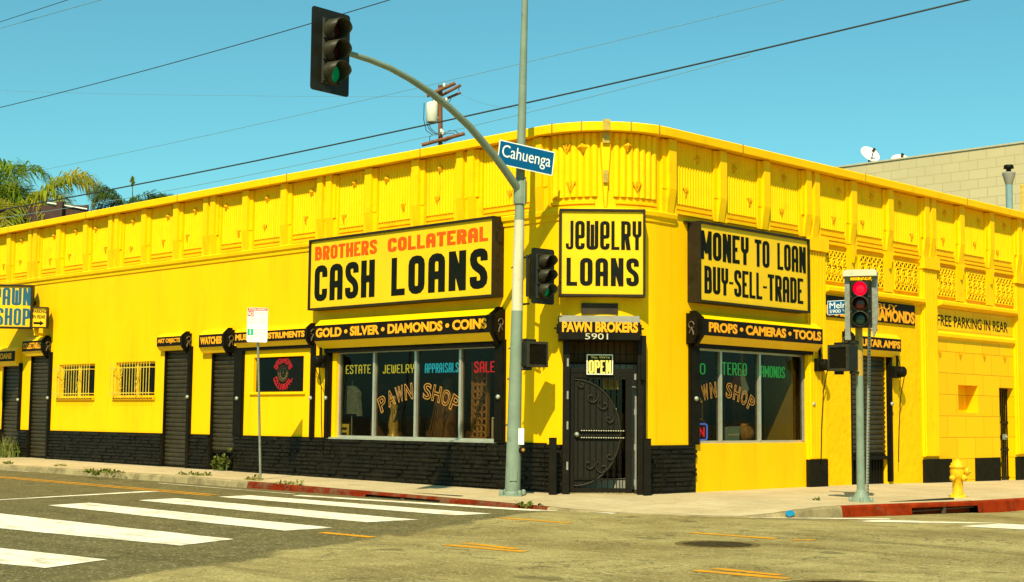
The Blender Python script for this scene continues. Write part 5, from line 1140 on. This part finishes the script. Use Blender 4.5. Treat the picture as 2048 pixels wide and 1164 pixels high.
def ped_signal(fr, label, mount):
    t = thing('pedestrian_signal', fr @ Vector((0, 0, 0)), label, 'pedestrian signal', 'boxy black pedestrian signals'); q = rounded([(-.235, -.25), (.235, -.25), (.235, .25), (-.235, .25)], .05, True)
    m = MB(fr); m.prism([(p.x, p.y) for p in q], -.16, .10); m.build('housing', M_sigblk, t)
    m = MB(fr)                                            # egg-crate visor
    for i in range(-9, 10):
        a = i*.048; u0_, u1_ = max(-.2, a-.2), min(.2, a+.2)
        if u1_-u0_ > .03: m.add([(u0_, u0_-a, .10), (u1_, u1_-a, .10), (u1_, u1_-a, .145), (u0_, u0_-a, .145)], [(0, 1, 2, 3)]); m.add([(u0_, -(u0_-a), .10), (u1_, -(u1_-a), .10), (u1_, -(u1_-a), .145), (u0_, -(u0_-a), .145)], [(0, 1, 2, 3)])
    for p in ((-.235, .235, .2, .25), (-.235, .235, -.25, -.2), (-.235, -.2, -.2, .2), (.2, .235, -.2, .2)): m.box(*p, .10, .15)
    m.build('egg_crate_visor', M_visor, t)
    m = MB(fr)
    for a, b in mount: m.tube([fr.inverted() @ a, b], .03, 7)
    m.box(-.20, .05, .25, .30, -.10, .0); m.box(-.20, -.05, -.31, -.25, -.10, .0); m.build('bracket', M_sigblk, t); return t
k = atdepth(1068, 709, pole_at(2.75)); frp = facing((k.x, k.y, k.z), (1, -.22)); ped_signal(frp, 'black pedestrian signal box on the side of the tall signal pole', [(pole_at(3.03), (-.12, .29, -.05)), (pole_at(2.48), (-.12, -.29, -.05))])
# street name sign on the tall pole, tipped a little
k2 = atdepth(1052.5, 315.5, pole_at(6.5)-FW*.24); dd = RT*1.02+FW*.50; dd.z = 0
frs = facing((k2.x, k2.y, k2.z), (dd.y, -dd.x)) @ Matrix.Rotation(R_(-6.6), 4, 'Z'); hw, hh = .615, .243
t = thing('street_name_sign', (k2.x, k2.y, k2.z), 'blue street name plate reading Cahuenga on the tall pole', 'street sign'); m = MB(frs); q = rounded([(-hw, -hh), (hw, -hh), (hw, hh), (-hw, hh)], .025, True); m.prism([(p.x, p.y) for p in q], -.012, -.002); m.build('rim', M_white, t)
m = MB(frs); m.box(-hw+.022, hw-.022, -hh+.022, hh-.022, -.002, .004); pl_ = m.build('plate', M_blue, t)
m = MB(frs); text(m, 'Cahuenga', -hw+.08, hw-.075, -hh*.66, hh*.66, .004, .0, .004); m.build('lettering', M_white, pl_)
m = MB(frs); m.box(-.06, .02, -hh*.6, hh*.6, -.12, -.012); m.build('bracket', M_steel, t)

# ---- right-hand signal
rpos = G(1722, 1003, .0); rpos = Vector(rpos)
rp = thing('signal_pole', rpos, 'short blue grey signal pole on the right pavement with an ochre top', 'signal pole')
m = MB(); m.tube([rpos+Vector((0, 0, z)) for z in (0, 1.2, 2.38)], [.078, .074, .070], 16); m.build('shaft', M_pole, rp)
m = MB(); m.tube([rpos+Vector((0, 0, z)) for z in (2.38, 3.3)], [.071, .070], 16); m.build('painted_band', M_ochre, rp)
m = MB(); m.lathe([(.21, -.03), (.21, .02), (.17, .05), (.15, .10), (.10, .17), (.085, .22), (.07, .22)], rpos, (0, 0, 1), 8)
for i in range(4): a = i*math.pi/2+.6; m.lathe([(.04, 0), (.04, .07), (0, .09)], rpos+Vector((.19*math.cos(a), .19*math.sin(a), 0)), (0, 0, 1), 7)
m.build('base_plate', M_pole, rp)
k = atdepth(1722, 608, rpos); frr = facing((k.x, k.y, k.z), (.42, -.91)); sg = signal_head('traffic_light', frr, 'red', 'signal head with a lit red lamp and a silver surround on the right pole', plate=None, lens=.135, sp=.285, vis=.16)
m = MB(frr)   # open aluminium surround: top hood, two cheeks, bottom lip
q = rounded([(-.31, .52), (-.31, .64), (.31, .64), (.31, .52)], .05, False); m.prism([(p.x, p.y) for p in q], -.12, .16)
m.build('hood', M_cream, sg)
m = MB(frr); m.box(-.30, -.205, -.60, .52, -.11, .03); m.prism([(.20, .52), (.20, -.60), (.22, -.62), (.27, -.52), (.305, -.20), (.305, .52)], -.14, -.04)
m.box(-.30, -.195, -.68, -.60, -.10, .05); m.build('surround', M_plate, sg)
m = MB(frr); [m.box(.17, .30, v, v+.02, -.10, -.07) for v in (-.5, -.15, .18, .40)]; m.build('bracket', M_rust, sg)
k = atdepth(1685, 716, rpos); frp = facing((k.x, k.y, k.z), (-.12, -1)); ped_signal(frp, 'black pedestrian signal box on the short right signal pole', [(rpos+Vector((0, 0, 3.02)), (.15, .28, -.05)), (rpos+Vector((0, 0, 2.44)), (.15, -.28, -.05))])
k = rpos+Vector((-.05, .12, 0)); frs = facing((k.x, k.y, 0), (.05, -1)); a = onplane(frs, 1655, 616); zt = onplane(frs, 1655, 602)[1]; zb = onplane(frs, 1656, 630)[1]
t = thing('street_name_sign', W(frs, a[0], zb, 0), 'small blue plate reading Melros 5900 W behind the red signal', 'street sign'); m = MB(frs); m.box(a[0], a[0]+.72, zb, zt, -.012, -.002); m.build('rim', M_white, t); m = MB(frs); m.box(a[0]+.012, a[0]+.708, zb+.012, zt-.012, -.002, .004); pl_ = m.build('plate', M_blue, t)
m = MB(frs); h = zt-zb; text(m, 'Melrose', a[0]+.05, a[0]+.66, zb+h*.44, zb+h*.88, .004, .0, .004); m.build('lettering', M_white, pl_); m = MB(frs); text(m, '5900 W', a[0]+.05, a[0]+.46, zb+h*.12, zb+h*.36, .004, .0, .004); m.build('lettering', M_white, pl_)
# perforated sign post leaning behind the right signal
a = G(1733, 1000, 0); a = a+Vector((-.12, .22, 0)); b = atdepth(1739, 640, a); t = thing('perforated_post', a, 'leaning perforated steel post behind the right signal pole', 'post'); m = MB(); m.tube([a, b], .033, 4); m.build('tube', M_steel, t)
hl = MB(); d = (b-a)
for i in range(60):
    p = a+d*((i+.5)/60)-FW*.03+RT*.004; hl.box(p.x-.009, p.x+.009, p.y-.009, p.y+.009, p.z-.009, p.z+.009)
hl.build('holes', M_drain, t)

# ---- tow-away sign on its leaning post
p0 = Vector(G(521, 958, .085)); ptop = atdepth(515, 622, p0); t = thing('parking_sign', p0, 'white tow away no stopping parking sign on a perforated kerbside post', 'parking sign')
m = MB(); m.tube([p0-Vector((0, 0, .05)), ptop], .028, 4); po = m.build('post', M_steel, t); hl = MB(); d = ptop-p0
for i in range(70):
    p = p0+d*((i+.5)/70)-FW*.026; hl.box(p.x-.008, p.x+.008, p.y-.008, p.y+.008, p.z-.008, p.z+.008)
hl.build('holes', M_greyp, po)
frs = facing(p0, (.90, -.44)); pp = p0.lerp(ptop, .9)+Vector((.05, -.03, 0)); frs = facing((pp.x, pp.y, 0), (.86, -.5)); a = onplane(frs, 493, 684); b = onplane(frs, 536, 616); u0, u1, v0, v1 = a[0], b[0], a[1], b[1]
m = MB(frs); q = rounded([(u0, v0), (u1, v0), (u1, v1), (u0, v1)], .04, True); m.prism([(p.x, p.y) for p in q], -.003, .003); pn = m.build('panel', M_signwhite, t)
n = .003; l = MB(frs); l.box(X(.02), X(.98), Y(.915), Y(.99), n, n+.002); l.box(X(.02), X(.31), Y(.745), Y(.905), n, n+.002); l.build('red_field', M_signred, pn)
l = MB(frs); text(l, 'TOW-AWAY', X(.06), X(.94), Y(.928), Y(.978), n+.002, .02, .002); text(l, 'NO', X(.05), X(.28), Y(.765), Y(.885), n+.002, .02, .002); l.build('lettering', M_white, pn)
l = MB(frs); text(l, 'STOPPING', X(.36), X(.95), Y(.79), Y(.88), n, .0, .002); text(l, '7AM - 9AM', X(.12), X(.86), Y(.64), Y(.71), n, .0, .002); text(l, '3PM - 7PM', X(.12), X(.86), Y(.54), Y(.61), n, .0, .002); l.build('lettering', M_redpale, pn)
l = MB(frs); l.box(X(.03), X(.31), Y(.20), Y(.385), n, n+.002); l.build('green_field', M_signgrn, pn); l = MB(frs); text(l, 'HOUR', X(.40), X(.88), Y(.325), Y(.385), n, 0, .002); text(l, 'PARKING', X(.36), X(.95), Y(.22), Y(.29), n, 0, .002); text(l, '9AM - 3PM', X(.12), X(.86), Y(.10), Y(.165), n, .0, .002); l.build('lettering', M_signgrnpale, pn)
l = MB(frs); l.box(X(.145), X(.195), Y(.225), Y(.36), n+.002, n+.004); l.build('numeral', M_white, pn)

# ---- hydrant
h = Vector(G(1916, 994, -.045)); t = thing('fire_hydrant', h, 'yellow fire hydrant on the right pavement above the kerb drain', 'fire hydrant')
m = MB(); m.lathe([(.175, -.02), (.175, .025), (.12, .04), (.108, .06), (.108, .36), (.125, .38), (.135, .42), (.15, .47), (.155, .55), (.145, .60), (.165, .615), (.165, .645), (.14, .66), (.135, .70), (.10, .735), (.05, .755), (.045, .79), (0, .80)], h, (0, 0, 1), 18)
m.build('body', M_hyd, t)
for dv, z, r, L in ((RT*.85-FW*.5, .535, .072, .26), (-RT*.75-FW*.65, .40, .055, .25), (RT*.55-FW*.8, .40, .062, .22)):
    d = Vector((dv.x, dv.y, 0)); m = MB(); m.lathe([(r*.8, .06), (r*.8, L*.62), (r*1.15, L*.64), (r*1.15, L*.86), (r*.8, L*.92), (r*.35, L*.93), (r*.35, L*1.1), (0, L*1.1)], h+Vector((0, 0, z)), d, 12); m.build('outlet_cap', M_hyd, t)
for i in range(6):
    a = i*1.047
    for r, z, k in ((.145, .02, .02), (.15, .60, .016)): m = MB(); m.lathe([(k, 0), (k, .05), (0, .055)], h+Vector((r*math.cos(a), r*math.sin(a), z)), (0, 0, 1), 6); m.build('bolt', M_hyd, t)

# ================================================================== beyond the shop
# neighbouring concrete block building
nb = thing('block_building', (0, 21.6, 0), 'pale concrete block building behind the right end of the shop', 'building')
def PY(px, py, y): d = ray(px, py); p = CAM+d*((y-CAM.y)/d.y); return p
ztop = PY(1870, 309.5, 21.6).z
m = MB(); m.box(-26, 9, 0, 1, 0, 1) if 0 else None
m = MB(); m.fr = FW0; x0b, x1b = -30, 1.5
m.add([(x0b, 21.6, -.5), (x1b, 21.6, -.5), (x1b, 21.6, ztop), (x0b, 21.6, ztop), (x0b, 40, -.5), (x1b, 40, -.5), (x1b, 40, ztop), (x0b, 40, ztop)], [(0, 1, 2, 3), (1, 5, 6, 2), (5, 4, 7, 6), (4, 0, 3, 7), (3, 2, 6, 7)]); m.build('wall', M_cmu, nb)
m = MB(); m.box(x0b-.02, x1b+.02, 21.56, 21.8, ztop, ztop+.05); m.build('coping', mat('coping_grey', (.42, .38, .25), .8, .15, 3), nb)
def dish(px, py, y, r, label, ax_):
    p = PY(px, py, y); t = thing('satellite_dish', (p.x, p.y, ztop), label, 'satellite dish'); a = Vector(ax_).normalized(); e1 = a.orthogonal().normalized(); m = MB()
    m.lathe([(0, 0), (r*.5, r*.06), (r*.85, r*.2), (r, r*.3), (r*.985, r*.27), (r*.85, r*.17), (r*.5, r*.03), (0, -.02)], p, a, 28); m.build('reflector', M_dish, t)
    m = MB(); m.tube([(p.x, p.y, ztop-.2), (p.x, p.y, p.z-r*.3), p-a*.05], .035, 7); m.build('mast', M_iron, t)
    lo_ = p+Vector((0, 0, -r*.8))+a*.08; f = p+a*r*1.0+Vector((0, 0, -r*.15)); m = MB(); m.tube([lo_, f], .022, 6); m.lathe([(.05, -.06), (.06, .06), (0, .08)], f, -a, 8); m.build('feed_arm', M_rust, t)
dish(1738, 312, 23.5, .37, 'round white satellite dish standing on the block building roof', (.75, -.35, .6)); dish(1801, 324, 24.0, .34, 'second white dish showing only its rim above the block building roof', (.5, -.5, .75))
p = PY(2019, 415, 18.2); q = PY(2019, 345, 18.2); t = thing('vent_pipe', (p.x, p.y, 7.38), 'blue grey vent pipe with a flared cap above the right roof edge', 'vent pipe')
m = MB(); m.tube([(p.x, p.y, 7.3), (p.x, p.y, q.z-.28)], .10, 12); m.build('pipe', M_vent, t); m = MB(); m.lathe([(.10, -.34), (.19, -.02), (.19, .02), (.08, .03)], (p.x, p.y, q.z-.02), (0, 0, 1), 12); m.build('flare', M_greyp, t); m = MB(); m.lathe([(.07, 0), (.07, .10), (.15, .12), (.13, .22), (0, .24)], (p.x, p.y, q.z), (0, 0, 1), 12); m.build('cap', M_iron, t)
p = PY(2043, 415, 18.6); q = PY(2044, 374, 18.6); t = thing('conduit', (p.x, p.y, 7.38), 'thin yellow conduit standing on the roof at the right edge of the photo', 'conduit'); m = MB(); m.tube([(p.x, p.y, 7.3), q], .03, 6); m.build('pipe', M_hyd, t); m = MB(); m.tube([q, q+Vector((0, 0, .06))], .045, 6); m.build('cap', M_hyd, t)
# utility pole
up = atdist(881, 290, 62); t = thing('utility_pole', (up.x, up.y, 0), 'brown wooden utility pole with a pale transformer beyond the roof', 'utility pole')
def U(px, py): return atdepth(px, py, up)
m = MB(); a, b = U(881, 300), U(880.5, 170); m.tube([Vector((a.x, a.y, -.3)), a, b], [.16, .10, .095], 10); m.build('shaft', M_wood, t)
def arm(pa, pb, w_=.075, dep=0):
    m = MB(); a, b = U(*pa), U(*pb); a, b = a-FW*dep+RT*0, b-FW*dep; m.tube([a, b], w_, 4); m.build('crossarm', M_wood, t)
arm((854, 193), (911, 167), .085, .16); arm((884, 189), (921.5, 169), .07, -.16); arm((884, 200), (921.5, 184), .06, -.16); arm((844, 291), (930, 268), .085, .2); arm((886, 281), (913, 270), .07, -.2)
m = MB(); a, b = U(864, 244), U(863, 205); r = .26; m.lathe([(r*.85, -.02), (r, .02), (r, (b-a).length-.05), (r*.9, (b-a).length), (r*.3, (b-a).length+.06), (0, (b-a).length+.06)], a, (0, 0, 1), 16); m.lathe([(.06, 0), (.06, .18), (0, .2)], a+Vector((.1, 0, (b-a).length)), (0, 0, 1), 8); tr_ = m.build('transformer', M_trans, t); m = MB(); m.tube([U(870, 205), U(880, 204)], .05, 6); m.tube([U(870, 236), U(880, 236)], .05, 6); m.build('bracket', M_steel, tr_)
for pts in ([(849, 207), (848, 240), (853, 262), (866, 271), (876, 270)], [(854, 246), (858, 258), (868, 268), (880, 270)], [(858, 248), (862, 258), (872, 267), (888, 268), (900, 262), (912, 263), (920, 271)], [(860, 283), (860, 274), (866, 271)], [(918, 173), (918, 183)], [(888, 205), (895, 208), (901, 202), (903, 195)], [(884, 272), (895, 268), (905, 267), (914, 272)]):
    m = MB(); m.tube([U(*p)-FW*.2 for p in pts], .018, 5); m.build('jumper_wire', M_cable, t)
for p in ((857, 189), (889, 176), (893, 205), (883, 267), (886, 271)): m = MB(); m.lathe([(.03, 0), (.07, .05), (.05, .1), (.07, .15), (0, .2)], U(*p)-FW*.2, (0, 0, 1), 8); m.build('insulator', M_trans, t)
# overhead wires: strung in space between distant poles
def wire(pa, pb, da, db, r, label, m_=M_cable, sag=0, n=24):
    a, b = atdist(*pa, da), atdist(*pb, db); mid = a.lerp(b, .5); t = thing('overhead_wire', mid, label, 'wire', 'overhead wires'); mb = MB()
    mb.tube([a.lerp(b, i/n)-Vector((0, 0, 4*sag*(i/n)*(1-i/n))) for i in range(n+1)], r, 5); mb.build('cable', m_, t); return t
wire((-60, 431), (2010, -18), 62, 40, .028, 'thickest dark cable crossing the whole sky down to the left', sag=.3)
wire((-60, 445), (1500, 110), 63, 46, .011, 'thin pale wire just under the thickest cable', M_cablelt, sag=.5)
wire((-60, 229), (860, -25), 75, 52, .020, 'dark wire passing behind the mast arm signal to the top edge', sag=.2)
wire((60, 345), (1640, -18), 80, 48, .011, 'thin wire running above the utility pole to the top edge', M_cablelt, sag=.2)
wire((-40, 57), (190, -18), 72, 60, .017, 'upper of the two short wires in the top left corner'); wire((-40, 68), (215, -4), 72, 60, .015, 'lower of the two short wires in the top left corner', M_cablelt)
wire((-40, 180), (860, 193), 75, 62, .007, 'faint level wire left of the utility pole', M_cablelt, sag=.1); wire((921, 188), (1060, 215), 62, 45, .006, 'faint wire from the utility pole to the right', M_cablelt, sag=.2)
# billboard frame behind the palms
o = atdist(125, 410, 64.5); frb = facing((o.x, o.y, 0), (.6, -.8)); t = thing('billboard_back', (o.x, o.y, 0), 'dark brown timber hoarding beyond the roof behind the big palm', 'hoarding')
a = onplane(frb, 92, 403); b = onplane(frb, 172, 416); m = MB(frb); m.box(a[0]-2.5, b[0], 3.0, a[1]-.15, -.3, -.2); m.build('panel', M_brown, t)
m = MB(frb); m.prism([(a[0], a[1]), (b[0], b[1]), (b[0], b[1]-.05), (a[0], a[1]-.05)][::-1], -.2, -.1); m.build('rail', M_signwhite, t); pc = onplane(frb, 121, 408); m = MB(frb); m.box(pc[0]-.14, pc[0]+.14, 0, pc[1]+.1, -.1, .12); m.build('post', M_brown, t)
# palms
def frond(mb, base, dirh, L, lift, droop, leaf_l, n=26, ribw=.03):
    """an arching leaf: rib plus many narrow hanging leaflets"""
    d = Vector((math.cos(dirh), math.sin(dirh), 0)); side = Vector((-d.y, d.x, 0)); pts = []
    for i in range(n+1):
        s = i/n; pts.append(base+d*(L*(s*(1-.22*s*s)))+Vector((0, 0, lift*L*s-droop*L*s*s)))
    mb.tube(pts[::2], [ribw*(1-.8*i/(n/2)) for i in range(n//2+1)], 4, False)
    for i in range(2, n+1):
        s = i/n; p = pts[i]; tan = (pts[i]-pts[i-1]).normalized(); l = leaf_l*(.45+.9*math.sin(math.pi*min(1, s*.85+.1)))*rnd.uniform(.75, 1.15)
        for sg in (-1, 1):
            for rep in range(2):
                q = p+tan*rnd.uniform(-.06, .06)*L*.3; out = (side*sg*rnd.uniform(.45, .8)+tan*rnd.uniform(.35, .75)+Vector((0, 0, rnd.uniform(-.15, .35)))).normalized()
                e1 = q+out*l*.5; e2 = e1+(out*.55+Vector((0, 0, -rnd.uniform(.5, .95)))).normalized()*l*.55; wv = tan.cross(out).normalized().cross(out)*.5*l*.045
                if wv.length < 1e-4: wv = tan*.02
                mb.add([q-wv*.4, q+wv*.4, e1+wv, e1-wv, e2], [(0, 1, 2, 3), (3, 2, 4)])
def palm(px, py, dist, L, nf, label, m_=M_frond, tilt=(0.9, 1.5), dirs=None, leaf_l=.55, tz=None):
    c = atdist(px, py, dist); t = thing('palm_tree', (c.x, c.y, 0), label, 'palm tree'); m = MB(); k = 9
    m.tube([Vector((c.x+.04*math.sin(i), c.y, c.z*i/k-.1)) for i in range(k+1)], [.24-.008*i for i in range(k+1)], 10); m.build('trunk', M_trunk, t)
    m = MB(); g = MB()
    for i in range(nf):
        a = dirs[i % len(dirs)]+rnd.uniform(-.2, .2) if dirs else i*2.399+rnd.uniform(-.2, .2); lf = rnd.uniform(*tilt)-.9*(i/nf); frond(m if i < nf*.8 else g, c, a, L*rnd.uniform(.85, 1.1), lf, rnd.uniform(.75, 1.15), leaf_l)
    m.build('crown', m_, t)
    if g.v: g.build('dry_fronds', M_frondd, t)
    return t
dr_ = math.atan2(RT.y, RT.x)
palm(-34, 392, 70, 4.2, 28, 'big leafy palm at the left edge rising above the roof', M_frond, (.7, 1.45), leaf_l=1.15)
palm(38, 432, 67, 4.4, 20, 'yellow green palm with a long arching frond just right of the biggest one', M_frondb, (.8, 1.5), dirs=[dr_+.1, dr_-.15, dr_+.5, dr_-.6, dr_+2.6, dr_+1.4, dr_-1.5], leaf_l=1.05)
palm(250, 412, 76, 2.2, 11, 'small dark palm whose fronds peek over the roof beside a bare spike', M_frond2, (1.0, 1.55), dirs=[dr_+math.pi, dr_+2.7, dr_+3.6, dr_+.4, dr_+3.0, dr_+1.6, dr_-.3], leaf_l=.8)
palm(322, 400, 84, 2.1, 12, 'palm showing only the tips of its fronds over the roof', M_frond2, (.35, .9), leaf_l=.7)
c = atdist(265, 400, 76); e = atdist(265, 366, 76); t = thing('spear_plant', (c.x, c.y, 0), 'thin stalk with a tufted tip standing beside the small dark palm', 'plant'); m = MB(); m.tube([(c.x, c.y, 0), c, e], [.05, .03, .02], 5); m.build('stalk', M_weed, t); m = MB()
for i in range(34):
    a = rnd.uniform(0, 6.3); z = rnd.uniform(-.25, .25); r = .15*(1-abs(z)*2.4)+.04; b = e+Vector((0, 0, z)); m.add([b, b+Vector((r*math.cos(a), r*math.sin(a), .08)), b+Vector((0, 0, .16))], [(0, 1, 2)])
m.build('tuft', M_weed, t)
# weeds
def weed(o, n, h, w_, label, m_=M_weed, leafy=0, grp=None):
    t = thing('weed', o, label, 'weed', grp); m = MB()
    for i in range(n):
        a = rnd.uniform(0, 6.28); r = w_*math.sqrt(rnd.random()); b = Vector(o)+Vector((r*math.cos(a), r*math.sin(a)*.5, -.01)); hh = h*rnd.uniform(.4, 1.1); ln = Vector((rnd.uniform(-.4, .4), rnd.uniform(-.35, .25), 0))*hh; wd_ = .008+.006*rnd.random()
        p1 = b+Vector((0, 0, hh*.55))+ln*.3; p2 = b+Vector((0, 0, hh))+ln; s = Vector((math.cos(a+1), math.sin(a+1), 0))*wd_
        m.add([b-s, b+s, p1+s*.8, p1-s*.8, p2], [(0, 1, 2, 3), (3, 2, 4)])
        for q in range(leafy):
            f = rnd.random(); c = b.lerp(p2, .25+.75*f); d = Vector((rnd.uniform(-1, 1), rnd.uniform(-1, 1), rnd.uniform(-.3, .8))).normalized()*rnd.uniform(.05, .11); s2 = d.cross(Vector((rnd.random(), rnd.random(), 1))).normalized()*d.length*.35; m.add([c, c+d*.5+s2, c+d, c+d*.5-s2], [(0, 1, 2, 3)])
    m.build('leaves', m_, t)
    return t
q = PL(12, 905, .25); weed((q[0], -.30, .16), 170, .62, .75, 'tall green weed clump at the foot of the wall at the left edge', leafy=2); q = PL(6, 905, .3); weed((q[0]-.1, -.42, .16), 80, .75, .8, 'dry straw grass stems mixed with the tall weeds at the left edge', M_dry)
weed((-13.0, -.16, .13), 26, .42, .30, 'bright leafy weed growing under the WATCHES shutter', leafy=9)
weed((-12.62, -.12, .60), 6, .08, .08, 'tiny weed sprig on the right of the WATCHES shutter foot', leafy=6)
def tuft(px, py, z, n, h, w_, label, m_=M_weed): p = G(px, py, z); weed((p.x, p.y, z), n, h*.55, w_*.85, label, m_, 1)
tuft(205, 944, .10, 150, .07, .85, 'low green weed mat spilling over the kerb left of the ART OBJECTS shutter'); tuft(192, 949, .06, 40, .14, .16, 'weed tuft hanging down the kerb face'); tuft(388, 949.5, .095, 120, .05, .75, 'flat green weed strip along the kerb below the WATCHES shutter'); tuft(18, 926.5, .12, 40, .05, .3, 'small green weed patch on the pavement at the left edge')
tuft(505, 960, .07, 60, .14, .35, 'dry grass tuft at the foot of the parking sign post', M_dry); tuft(580, 968, .06, 60, .09, .5, 'dry grass tuft on the start of the red kerb', M_dry); tuft(120, 931, .12, 25, .05, .3, 'short dry grass tuft by the kerb near the left edge', M_dry)
tuft(1055, 1010, -.03, 40, .06, .3, 'small weed in the kerb joint right of the signal pole'); tuft(1632, 1001, -.0, 14, .04, .18, 'tiny green weed on the pavement left of the right signal pole')
